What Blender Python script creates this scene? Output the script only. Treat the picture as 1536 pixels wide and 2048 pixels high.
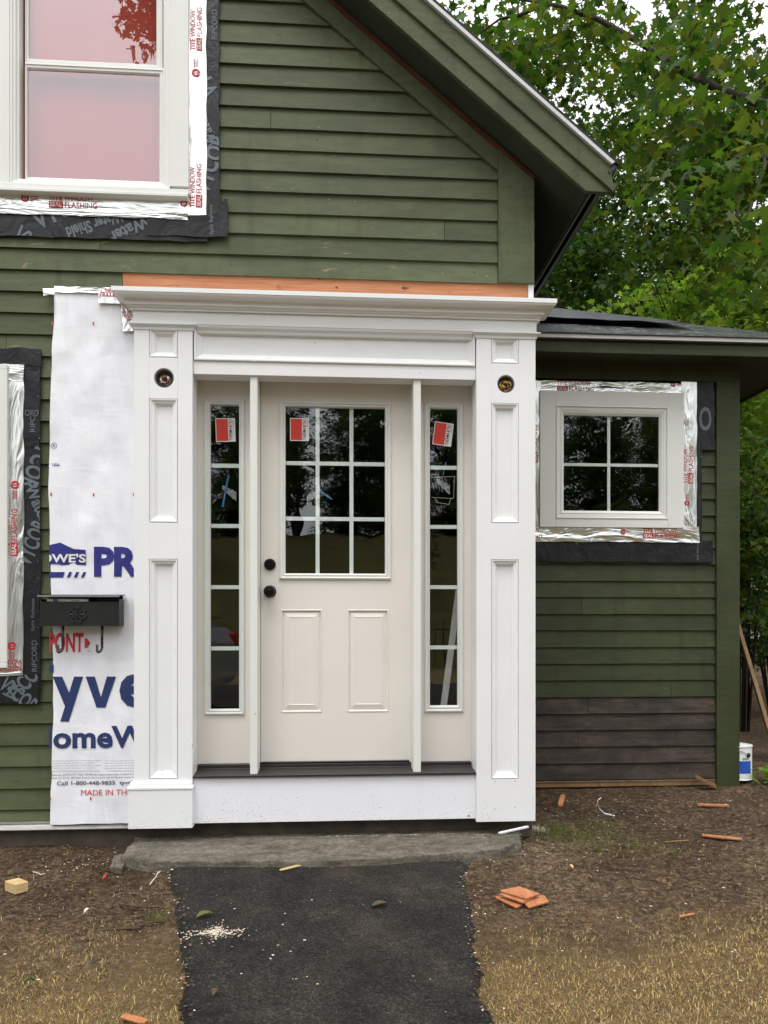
import bpy, bmesh, math, random
import numpy as np
from mathutils import Vector, Matrix, noise
R = math.radians
for o in list(bpy.data.objects): bpy.data.objects.remove(o)
S = bpy.context.scene
COL = S.collection
rnd = random.Random(7)

# ------------------------------------------------------------------ camera, sky, sun, exposure
F = 1500.0; TH = R(3.8); HOR = 1240.0; CAM = Vector((0.0, -4.0, 1.2))
cd = bpy.data.cameras.new('camera'); cam = bpy.data.objects.new('camera', cd); COL.objects.link(cam)
cam.location = CAM; cam.rotation_euler = (R(90), 0, -TH)
cd.sensor_fit = 'VERTICAL'; cd.sensor_height = 36; cd.sensor_width = 27
cd.lens = 36 * F / 2048; cd.shift_y = (HOR - 1024) / 2048; cd.clip_start = 0.05; cd.clip_end = 600
S.camera = cam
SUN_EL, SUN_AZ = 66, 200          # azimuth of the sun, degrees clockwise from +Y
w = bpy.data.worlds.new('World'); S.world = w; w.use_nodes = True
nt = w.node_tree; bg = nt.nodes['Background']
sk = nt.nodes.new('ShaderNodeTexSky'); sk.sky_type = 'NISHITA'; sk.sun_disc = False
sk.sun_elevation = R(SUN_EL); sk.sun_rotation = R(SUN_AZ); sk.air_density = 1.0; sk.dust_density = 3.0
hs = nt.nodes.new('ShaderNodeHueSaturation'); hs.inputs['Saturation'].default_value = 0.16
nt.links.new(sk.outputs[0], hs.inputs['Color'])
mxw = nt.nodes.new('ShaderNodeMix'); mxw.data_type = 'RGBA'; mxw.inputs[0].default_value = .6      # even white cloud cover over the sky
mxw.inputs[7].default_value = (7.2, 7.3, 7.5, 1); nt.links.new(hs.outputs[0], mxw.inputs[6]); 
tc = nt.nodes.new('ShaderNodeTexCoord'); sx_ = nt.nodes.new('ShaderNodeSeparateXYZ'); nt.links.new(tc.outputs['Generated'], sx_.inputs[0])
cie = nt.nodes.new('ShaderNodeMapRange'); cie.inputs[1].default_value = 0; cie.inputs[2].default_value = 1; cie.inputs[3].default_value = .55; cie.inputs[4].default_value = 1.65
nt.links.new(sx_.outputs['Z'], cie.inputs[0]); vm = nt.nodes.new('ShaderNodeVectorMath'); vm.operation = 'SCALE'   # an overcast sky is brightest overhead
nt.links.new(mxw.outputs[2], vm.inputs[0]); nt.links.new(cie.outputs[0], vm.inputs['Scale']); nt.links.new(vm.outputs[0], bg.inputs['Color'])
bg.inputs['Strength'].default_value = 0.15
sd = bpy.data.lights.new('sun', 'SUN'); so = bpy.data.objects.new('sun', sd); COL.objects.link(so)
sd.energy = 0.8; sd.angle = R(25); sd.color = (1.0, .97, .92)
az = R(SUN_AZ); el = R(SUN_EL)
sv = Vector((math.sin(az) * math.cos(el), math.cos(az) * math.cos(el), math.sin(el)))
so.rotation_euler = sv.to_track_quat('Z', 'Y').to_euler(); so.location = sv * 30
S.view_settings.view_transform = 'Standard'; S.view_settings.look = 'None'
S.view_settings.exposure = 0.72; S.view_settings.gamma = 1
S.view_settings.use_curve_mapping = False

# ------------------------------------------------------------------ measuring helpers
cs, sn = math.cos(TH), math.sin(TH)
def ray(px, py):
    a = (px - 768) / F
    return Vector((sn + a * cs, cs - a * sn, (HOR - py) / F))
def W(px, py, pl=0.0):
    d = ray(px, py); t = (pl - CAM.y) / d.y
    return CAM + d * t
def X(px, pl=0.0): return W(px, 1000, pl).x
def Z(px, py, pl=0.0): return W(px, py, pl).z
def rect(x0, y0, x1, y1, pl):
    """x0,x1,z0,z1 of a wall rectangle measured in the photograph, on the plane y = pl"""
    ym, xm = (y0 + y1) / 2, (x0 + x1) / 2
    return X(x0, pl), X(x1, pl), Z(xm, y1, pl), Z(xm, y0, pl)

# ------------------------------------------------------------------ materials
def lin(c):
    return tuple(((v / 255) / 12.92 if v / 255 <= .04045 else ((v / 255 + .055) / 1.055) ** 2.4) for v in c) + (1,)
MATS = {}
def ramp(nt, pts):
    r = nt.nodes.new('ShaderNodeValToRGB'); e = r.color_ramp.elements
    e[0].position, e[0].color = pts[0]; e[1].position, e[1].color = pts[-1]
    for p, c in pts[1:-1]:
        q = e.new(p); q.color = c
    return r
def noise_node(nt, scale, detail=4, rough=.6, stretch=None, dist=0):
    n = nt.nodes.new('ShaderNodeTexNoise'); n.inputs['Scale'].default_value = scale
    n.inputs['Detail'].default_value = detail; n.inputs['Roughness'].default_value = rough
    n.inputs['Distortion'].default_value = dist
    g = nt.nodes.new('ShaderNodeNewGeometry')
    m = nt.nodes.new('ShaderNodeMapping'); m.inputs['Scale'].default_value = stretch or (1, 1, 1)
    nt.links.new(g.outputs['Position'], m.inputs[0]); nt.links.new(m.outputs[0], n.inputs['Vector'])
    return n
def mixc(nt, fac, a, b, mode='MIX'):
    m = nt.nodes.new('ShaderNodeMix'); m.data_type = 'RGBA'; m.blend_type = mode
    for sock, v in ((0, fac), (6, a), (7, b)):
        if hasattr(v, 'links'): nt.links.new(v, m.inputs[sock])
        else: m.inputs[sock].default_value = v
    return m.outputs[2]
def thr(nt, sock, lo, hi):
    m = nt.nodes.new('ShaderNodeMapRange'); m.inputs[1].default_value = lo; m.inputs[2].default_value = hi
    nt.links.new(sock, m.inputs[0]); return m.outputs[0]
def base(name):
    m = bpy.data.materials.new(name); m.use_nodes = True; t = m.node_tree
    MATS[name] = m; return m, t, t.nodes['Principled BSDF']
def bump(t, b, sock, strength, dist=.01, prev=None):
    n = t.nodes.new('ShaderNodeBump'); n.inputs['Strength'].default_value = strength; n.inputs['Distance'].default_value = dist
    t.links.new(sock, n.inputs['Height'])
    if prev: t.links.new(prev, n.inputs['Normal'])
    t.links.new(n.outputs[0], b.inputs['Normal']); return n.outputs[0]
def simple(name, c, rough=.5, metal=0, var=.1, scale=8, bmp=0, bscale=60, stretch=None, spec=.5):
    m, t, b = base(name); c = lin(c)
    n = noise_node(t, scale, 5, .6, stretch)
    lo = tuple(v * (1 - var) for v in c[:3]) + (1,); hi = tuple(min(1, v * (1 + var)) for v in c[:3]) + (1,)
    r = ramp(t, [(.3, lo), (.7, hi)]); t.links.new(n.outputs[0], r.inputs[0]); t.links.new(r.outputs[0], b.inputs['Base Color'])
    b.inputs['Roughness'].default_value = rough; b.inputs['Metallic'].default_value = metal
    b.inputs['Specular IOR Level'].default_value = spec
    if bmp:
        n2 = noise_node(t, bscale, 5, .6, stretch); bump(t, b, n2.outputs[0], bmp)
    return m
def green_paint(name, c, peel=.64, brown=0.0):
    m, t, b = base(name); c = lin(c)
    n1 = noise_node(t, 1.6, 5, .6, (1, 1, 2.5)); n2 = noise_node(t, 30, 5, .7, (.25, 1, 1))
    r = ramp(t, [(.28, tuple(v * .72 for v in c[:3]) + (1,)), (.5, c), (.75, tuple(v * 1.22 for v in c[:3]) + (1,))])
    t.links.new(n1.outputs[0], r.inputs[0])
    col = mixc(t, thr(t, n2.outputs[0], .45, .8), r.outputs[0], tuple(v * .7 for v in c[:3]) + (1,))
    # random tone per board
    g = t.nodes.new('ShaderNodeNewGeometry')
    rr = ramp(t, [(0, (.82, .83, .82, 1)), (1, (1.16, 1.15, 1.16, 1))]); t.links.new(g.outputs['Random Per Island'], rr.inputs[0])
    col = mixc(t, 1.0, col, rr.outputs[0], 'MULTIPLY')
    # peeled flecks to grey and tan wood
    n3 = noise_node(t, 12, 9, .8, (.3, 1, 1.5), .9); n4 = noise_node(t, 1.1, 2, .5)
    ad = t.nodes.new('ShaderNodeMath'); ad.operation = 'MULTIPLY_ADD'; ad.inputs[1].default_value = .35
    t.links.new(n4.outputs[0], ad.inputs[0]); t.links.new(n3.outputs[0], ad.inputs[2])
    col = mixc(t, thr(t, ad.outputs[0], peel + .185, peel + .2), col, lin((150, 128, 96)))
    n7 = noise_node(t, 6, 5, .65, (1.6, 1, .22)); col = mixc(t, thr(t, n7.outputs[0], .52, .8), col, tuple(v * .62 for v in c[:3]) + (1,))   # run-down dirt
    n8 = noise_node(t, 2.1, 4, .6, (.4, 1, 1.4), .4); col = mixc(t, thr(t, n8.outputs[0], .58, .75), col, (c[0] * 1.5, c[1] * 1.4, c[2] * 1.55, 1))  # chalky, faded paint
    # pale specks
    n5 = noise_node(t, 70, 2, .5)
    col = mixc(t, thr(t, n5.outputs[0], .775, .79), col, lin((190, 190, 170)))
    n6 = noise_node(t, 45, 3, .5, (.6, 1, 1.5))
    col = mixc(t, thr(t, n6.outputs[0], .73, .76), col, lin((38, 40, 30)))
    t.links.new(col, b.inputs['Base Color']); b.inputs['Roughness'].default_value = .6; b.inputs['Specular IOR Level'].default_value = .25
    nb = noise_node(t, 40, 6, .7, (.15, 1, 1.2)); p = bump(t, b, nb.outputs[0], .35, .004)
    bump(t, b, n3.outputs[0], .25, .004, p)
    return m
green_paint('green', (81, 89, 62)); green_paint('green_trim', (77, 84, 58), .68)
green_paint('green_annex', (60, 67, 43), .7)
def brown_boards():
    m, t, b = base('brown_boards')
    n1 = noise_node(t, 3.0, 6, .7, (1, 1, 2)); n2 = noise_node(t, 22, 6, .75, (.12, 1, 1.3))
    r = ramp(t, [(.3, lin((28, 25, 21))), (.5, lin((62, 54, 45))), (.7, lin((88, 78, 66)))]); t.links.new(n1.outputs[0], r.inputs[0])
    col = mixc(t, thr(t, n2.outputs[0], .5, .68), r.outputs[0], lin((34, 28, 25)))
    n3 = noise_node(t, 7, 7, .75, (.5, 1, 1.4), .5); col = mixc(t, thr(t, n3.outputs[0], .66, .72), col, lin((128, 90, 60)))
    g = t.nodes.new('ShaderNodeNewGeometry')
    rr = ramp(t, [(0, (.7, .7, .7, 1)), (1, (1.15, 1.12, 1.1, 1))]); t.links.new(g.outputs['Random Per Island'], rr.inputs[0])
    col = mixc(t, 1.0, col, rr.outputs[0], 'MULTIPLY')
    t.links.new(col, b.inputs['Base Color']); b.inputs['Roughness'].default_value = .8
    bump(t, b, n2.outputs[0], .5, .005)
brown_boards()
def white_mat(name, c, rough=.42, dirt=.0):
    m, t, b = base(name); c = lin(c)
    n = noise_node(t, 3, 4, .6); r = ramp(t, [(.3, tuple(v * .955 for v in c[:3]) + (1,)), (.7, c)]); t.links.new(n.outputs[0], r.inputs[0])
    col = r.outputs[0]
    n2 = noise_node(t, 55, 3, .5, (1, 1, .5)); n3 = noise_node(t, 2.2, 3, .5)
    mu = t.nodes.new('ShaderNodeMath'); mu.operation = 'MULTIPLY_ADD'; mu.inputs[1].default_value = .25
    t.links.new(n3.outputs[0], mu.inputs[0]); t.links.new(n2.outputs[0], mu.inputs[2])
    col = mixc(t, thr(t, mu.outputs[0], .90 - dirt, .93 - dirt), col, lin((120, 116, 108)))
    # mud flecks thrown up near the ground, thinning out with height
    if 'white' in name:
        g = t.nodes.new('ShaderNodeNewGeometry'); sp = t.nodes.new('ShaderNodeSeparateXYZ'); t.links.new(g.outputs['Position'], sp.inputs[0])
        nf = noise_node(t, 140, 3, .55); nl = noise_node(t, 4, 4, .6); ma = t.nodes.new('ShaderNodeMath'); ma.operation = 'MULTIPLY_ADD'; ma.inputs[1].default_value = -.30
        t.links.new(sp.outputs['Z'], ma.inputs[0]); t.links.new(nf.outputs[0], ma.inputs[2]); mb_ = t.nodes.new('ShaderNodeMath'); mb_.operation = 'MULTIPLY_ADD'; mb_.inputs[1].default_value = .2
        t.links.new(nl.outputs[0], mb_.inputs[0]); t.links.new(ma.outputs[0], mb_.inputs[2]); col = mixc(t, thr(t, mb_.outputs[0], .685, .72), col, lin((128, 112, 92)))
    t.links.new(col, b.inputs['Base Color']); b.inputs['Roughness'].default_value = rough
    nb = noise_node(t, 90, 4, .6); bump(t, b, nb.outputs[0], .05, .002)
white_mat('white', (238, 239, 239)); white_mat('kick_white', (240, 240, 245), .35, .035)
white_mat('cream', (232, 226, 218), .45, -.03); white_mat('vinyl', (226, 227, 222), .4, -.05)
white_mat('post_white', (228, 229, 223), .5, .03); white_mat('muntin', (232, 240, 236), .4, -.1)
def cedar(name, a, bb, st=(.25, 1, 4)):
    m, t, b = base(name)
    n = noise_node(t, 14, 5, .6, st, 1.2); r = ramp(t, [(.3, lin(a)), (.7, lin(bb))]); t.links.new(n.outputs[0], r.inputs[0])
    n2 = noise_node(t, 20, 3, .5); n4 = noise_node(t, 9, 2, .5)
    col = mixc(t, thr(t, n2.outputs[0], .68, .72), r.outputs[0], lin((92, 48, 26)))
    col = mixc(t, thr(t, n4.outputs[0], .7, .78), col, lin((150, 84, 48)))
    t.links.new(col, b.inputs['Base Color']); b.inputs['Roughness'].default_value = .65
    bump(t, b, n.outputs[0], .2, .004)
cedar('cedar', (170, 104, 66), (198, 136, 94)); cedar('cedar_dark', (96, 52, 34), (140, 72, 44), (1, 1, 1))
cedar('shingle_wood', (150, 88, 52), (190, 128, 84), (3, .5, 1)); cedar('pale_wood', (178, 150, 104), (206, 180, 132), (1, 1, 4))
cedar('old_wood', (110, 84, 50), (148, 116, 74), (1, 1, .5))
simple('black_metal', (26, 27, 27), .4, 0, .3, 20, .15, 120)
simple('bronze', (34, 29, 28), .28, .6, .2, 20)
simple('sill_black', (40, 37, 36), .5, 0, .25, 30, .15, 90)
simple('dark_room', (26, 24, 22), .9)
simple('foundation', (86, 78, 68), .95, 0, .35, 9, .8, 30)
simple('alu', (150, 148, 142), .4, .5, .2, 12, .3, 40, (.3, 1, 1))
simple('rubber', (22, 22, 22), .8); simple('car_paint', (170, 174, 180), .22, .6, .05); simple('tail_red', (170, 14, 12), .2)
simple('drip_white', (205, 206, 207), .45, 0, .06, 6)
simple('ink_navy', (38, 38, 122), .6, 0, .08); simple('ink_navy2', (36, 52, 100), .6, 0, .08)
simple('ink_red', (204, 50, 54), .6, 0, .05); simple('ink_grey', (96, 98, 110), .6); simple('ink_tape', (186, 24, 44), .45)
simple('ink_light', (92, 102, 108), .5); simple('sticker_red', (214, 54, 40), .4, 0, .05); simple('sticker_white', (226, 228, 226), .4, 0, .03)
simple('ink_black', (22, 22, 24), .5); simple('blue_straw', (60, 128, 176), .4, 0, .1); simple('paper', (214, 212, 206), .8, 0, .1, 60)
simple('copper_wire', (190, 96, 50), .35, .5); simple('yellow_wire', (214, 190, 50), .4); simple('white_wire', (220, 216, 205), .4)
simple('can_blue', (40, 84, 176), .4); simple('bark', (54, 47, 40), .95, 0, .4, 14, .9, 24, (1, 1, .35))
simple('fence_iron', (20, 20, 20), .5); simple('far_white', (214, 216, 218), .7); simple('far_roof', (92, 92, 96), .9)
simple('twig', (74, 58, 44), .9, 0, .3, 30); simple('curb_red', (120, 40, 30), .7)
simple('raw_brown', (92, 50, 34), .85, 0, .55, 5, .3, 30); simple('soffit', (46, 54, 38), .7, 0, .25, 4, .2, 40)  # soffit: green paint darkened, part of the eave shade is in the colour
simple('interior_red', (172, 62, 50), .9, 0, .06, 3)

def foil(nm, st):
    m, t, b = base(nm)
    n = noise_node(t, 10, 3, .5, st, 1.2)
    b.inputs['Base Color'].default_value = (.78, .79, .76, 1); b.inputs['Metallic'].default_value = 1; b.inputs['Roughness'].default_value = .3
    bump(t, b, n.outputs[0], .8, .03)
foil('foil', (1, 1, .22)); foil('foil_across', (.22, 1, 1))
def membrane():
    m, t, b = base('membrane')
    n = noise_node(t, 7, 5, .6, (1, 1, .6), 1.2)
    b.inputs['Base Color'].default_value = lin((30, 31, 34)); b.inputs['Roughness'].default_value = .42; b.inputs['Specular IOR Level'].default_value = .3
    bump(t, b, n.outputs[0], .6, .02)
membrane()
def wrapmat():
    m, t, b = base('wrap')
    n = noise_node(t, 5, 6, .6, (1, 1, .35), 1.0); n2 = noise_node(t, 9, 6, .62, (.7, 1, 1.6), .8)
    r = ramp(t, [(.3, lin((224, 226, 234))), (.6, lin((240, 241, 246)))]); t.links.new(n.outputs[0], r.inputs[0])
    t.links.new(r.outputs[0], b.inputs['Base Color']); b.inputs['Roughness'].default_value = .5
    p = bump(t, b, n.outputs[0], .14, .03)
    bump(t, b, n2.outputs[0], .4, .006, p)
wrapmat()
def glassm(name, refl, tint=(.985, .99, .985, 1)):
    m, t, b = base(name); t.nodes.remove(b); out = t.nodes['Material Output']
    tr = t.nodes.new('ShaderNodeBsdfTransparent'); tr.inputs[0].default_value = tint
    gl = t.nodes.new('ShaderNodeBsdfGlossy'); gl.inputs['Roughness'].default_value = .0; gl.inputs['Color'].default_value = (.95, .97, 1, 1)
    n = noise_node(t, 2.2, 2, .5); bm = t.nodes.new('ShaderNodeBump'); bm.inputs['Strength'].default_value = .05; bm.inputs['Distance'].default_value = .05
    t.links.new(n.outputs[0], bm.inputs['Height']); t.links.new(bm.outputs[0], gl.inputs['Normal'])
    fr = t.nodes.new('ShaderNodeFresnel'); fr.inputs['IOR'].default_value = 1.5
    ad = t.nodes.new('ShaderNodeMath'); ad.operation = 'ADD'; ad.use_clamp = True; ad.inputs[1].default_value = refl
    t.links.new(fr.outputs[0], ad.inputs[0])
    gb_ = t.nodes.new('ShaderNodeNewGeometry'); iv = t.nodes.new('ShaderNodeMath'); iv.operation = 'SUBTRACT'; iv.inputs[0].default_value = 1; t.links.new(gb_.outputs['Backfacing'], iv.inputs[1])
    mu_ = t.nodes.new('ShaderNodeMath'); mu_.operation = 'MULTIPLY'; t.links.new(ad.outputs[0], mu_.inputs[0]); t.links.new(iv.outputs[0], mu_.inputs[1]); ad = mu_
    mx = t.nodes.new('ShaderNodeMixShader'); t.links.new(ad.outputs[0], mx.inputs[0]); t.links.new(tr.outputs[0], mx.inputs[1]); t.links.new(gl.outputs[0], mx.inputs[2])
    t.links.new(mx.outputs[0], out.inputs['Surface'])
glassm('glass', .12); glassm('glass_upper', .17, (.99, .99, .99, 1)); glassm('film', .12, (.8, .8, .8, 1))
def speck(t, col, scale, lo, hi, amt=1.0):
    """stone-sized random tones (voronoi cells) multiplied over col"""
    v = t.nodes.new('ShaderNodeTexVoronoi'); v.inputs['Scale'].default_value = scale; g = t.nodes.new('ShaderNodeNewGeometry'); t.links.new(g.outputs['Position'], v.inputs['Vector'])
    sp = t.nodes.new('ShaderNodeSeparateColor'); t.links.new(v.outputs['Color'], sp.inputs[0])
    q = ramp(t, [(0, (lo, lo, lo, 1)), (.75, (1, 1, 1, 1)), (1, (hi, hi, hi * .96, 1))]); t.links.new(sp.outputs[0], q.inputs[0])
    return mixc(t, amt, col, q.outputs[0], 'MULTIPLY'), v
def stone():
    m, t, b = base('stone')
    n = noise_node(t, 9, 9, .78, (.7, 1.3, 2.5), .5); n2 = noise_node(t, 50, 6, .75)
    r = ramp(t, [(.3, lin((80, 74, 63))), (.48, lin((142, 134, 118))), (.66, lin((180, 172, 154)))]); t.links.new(n.outputs[0], r.inputs[0])
    col = mixc(t, thr(t, n2.outputs[0], .45, .75), r.outputs[0], lin((80, 74, 62)))
    n3 = noise_node(t, 110, 2, .5); col = mixc(t, thr(t, n3.outputs[0], .73, .76), col, lin((205, 198, 180)))
    t.links.new(col, b.inputs['Base Color']); b.inputs['Roughness'].default_value = .92
    p = bump(t, b, n.outputs[0], 1, .08); bump(t, b, n2.outputs[0], 1, .02, p)
stone()
def asphalt():
    m, t, b = base('asphalt')
    n = noise_node(t, 3.5, 8, .72); n2 = noise_node(t, 90, 5, .75); n3 = noise_node(t, 130, 2, .5)
    r = ramp(t, [(.3, lin((42, 41, 40))), (.5, lin((60, 58, 55))), (.7, lin((84, 78, 70)))]); t.links.new(n.outputs[0], r.inputs[0])
    col = mixc(t, thr(t, n2.outputs[0], .5, .7), r.outputs[0], lin((32, 32, 33)))
    col = mixc(t, thr(t, n3.outputs[0], .74, .77), col, lin((150, 142, 128)))
    col, vv = speck(t, col, 150, .62, 1.55); col, v2 = speck(t, col, 330, .6, 1.7)
    n4 = noise_node(t, 1.7, 6, .75, None, .6); col = mixc(t, thr(t, n4.outputs[0], .52, .8), col, lin((78, 66, 54)))
    t.links.new(col, b.inputs['Base Color']); b.inputs['Roughness'].default_value = .95; b.inputs['Specular IOR Level'].default_value = .12
    p = bump(t, b, n2.outputs[0], 1, .012); p = bump(t, b, n.outputs[0], .8, .03, p); bump(t, b, vv.outputs['Distance'], .6, .006, p)
asphalt()
def soil():
    m, t, b = base('soil')
    n = noise_node(t, 1.3, 6, .65); n2 = noise_node(t, 38, 6, .7); n3 = noise_node(t, 120, 3, .6)
    r = ramp(t, [(.3, lin((80, 65, 52))), (.5, lin((118, 98, 78))), (.68, lin((146, 125, 101)))]); t.links.new(n.outputs[0], r.inputs[0])
    col = mixc(t, thr(t, n2.outputs[0], .48, .72), r.outputs[0], lin((50, 37, 29)))
    col = mixc(t, thr(t, n3.outputs[0], .58, .7), col, lin((142, 118, 88))); col, vv = speck(t, col, 70, .5, 1.6)
    nf = noise_node(t, 18, 5, .75); col = mixc(t, thr(t, nf.outputs[0], .5, .66), col, lin((66, 52, 42)))
    g = t.nodes.new('ShaderNodeNewGeometry'); sp = t.nodes.new('ShaderNodeSeparateXYZ'); t.links.new(g.outputs['Position'], sp.inputs[0])
    # lawn far behind the viewer and beyond the house is green
    n5 = noise_node(t, 1.8, 5, .7); m5 = t.nodes.new('ShaderNodeMath'); m5.operation = 'MULTIPLY_ADD'; m5.inputs[1].default_value = -.55
    t.links.new(sp.outputs['Y'], m5.inputs[0]); t.links.new(n5.outputs[0], m5.inputs[2])
    th5 = mixc(t, n3.outputs[0], lin((118, 96, 64)), lin((170, 146, 100))); m6 = t.nodes.new('ShaderNodeMath'); m6.operation = 'MULTIPLY'; m6.inputs[1].default_value = .75
    t.links.new(thr(t, m5.outputs[0], 1.0, 1.45), m6.inputs[0]); col = mixc(t, m6.outputs[0], col, th5)
    n4 = noise_node(t, 1.1, 6, .7); gr = mixc(t, n4.outputs[0], lin((48, 56, 26)), lin((112, 102, 56)))
    col = mixc(t, thr(t, sp.outputs['Y'], -12.5, -13.0), col, gr)
    t.links.new(col, b.inputs['Base Color']); b.inputs['Roughness'].default_value = .98; b.inputs['Specular IOR Level'].default_value = .15
    p = bump(t, b, n2.outputs[0], 1, .06); bump(t, b, n3.outputs[0], 1, .014, p)
soil()
def island(name, cols, rough=.7, trans=0, spec=.15):
    m, t, b = base(name); g = t.nodes.new('ShaderNodeNewGeometry')
    k = len(cols); r = ramp(t, [(i / (k - 1), lin(c)) for i, c in enumerate(cols)])
    t.links.new(g.outputs['Random Per Island'], r.inputs[0]); t.links.new(r.outputs[0], b.inputs['Base Color'])
    b.inputs['Roughness'].default_value = rough; b.inputs['Specular IOR Level'].default_value = spec
    if trans:
        tl = t.nodes.new('ShaderNodeBsdfTranslucent'); gm = t.nodes.new('ShaderNodeMix'); gm.data_type = 'RGBA'; gm.blend_type = 'MULTIPLY'
        gm.inputs[0].default_value = 1; gm.inputs[7].default_value = (1.5, 1.6, .6, 1); t.links.new(r.outputs[0], gm.inputs[6])
        t.links.new(gm.outputs[2], tl.inputs[0]); mx = t.nodes.new('ShaderNodeMixShader'); mx.inputs[0].default_value = trans
        t.links.new(b.outputs[0], mx.inputs[1]); t.links.new(tl.outputs[0], mx.inputs[2]); t.links.new(mx.outputs[0], t.nodes['Material Output'].inputs[0])
    return m
island('leaf_dark', [(30, 54, 26), (40, 66, 30), (52, 80, 36), (72, 84, 38), (42, 68, 34)], .5, .35)
island('leaf_bright', [(86, 120, 48), (116, 148, 64), (138, 164, 76), (94, 128, 54), (154, 160, 86)], .5, .45)
island('leaf_mid', [(42, 68, 30), (56, 82, 36), (72, 98, 42), (90, 94, 44), (48, 74, 36)], .5, .4)
island('straw', [(216, 190, 136), (194, 164, 108), (146, 114, 72), (206, 184, 130), (112, 112, 58), (150, 118, 72), (94, 70, 46)], .8)
island('grass_green', [(70, 92, 40), (96, 112, 56), (120, 118, 66), (58, 76, 34)], .7, .3)
island('chips', [(206, 198, 182), (176, 160, 134), (226, 222, 212), (150, 124, 88), (120, 104, 84)], .8)
island('litter', [(88, 70, 52), (112, 92, 70), (68, 54, 42), (124, 104, 80), (60, 48, 38)], .9)
def roofing(name, c, rough, bs):
    m, t, b = base(name)
    n = noise_node(t, 5, 6, .7, None, .8); r = ramp(t, [(.35, lin(tuple(v * .7 for v in c))), (.65, lin(c))]); t.links.new(n.outputs[0], r.inputs[0])
    n2 = noise_node(t, 20, 6, .8, (1, .6, 1), 1); col = mixc(t, thr(t, n2.outputs[0], .5, .6), r.outputs[0], lin((118, 124, 120)) if rough < .4 else lin(tuple(v * 1.3 for v in c)))  # on the torn felt the pale patches paint a wet sheen into the colour
    t.links.new(col, b.inputs['Base Color']); b.inputs['Roughness'].default_value = rough; bump(t, b, n2.outputs[0], bs, .02)
roofing('felt', (52, 56, 58), .6, .3); roofing('felt_torn', (46, 52, 50), .3, 1.0); roofing('shingles', (46, 45, 45), .9, .4)

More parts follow.
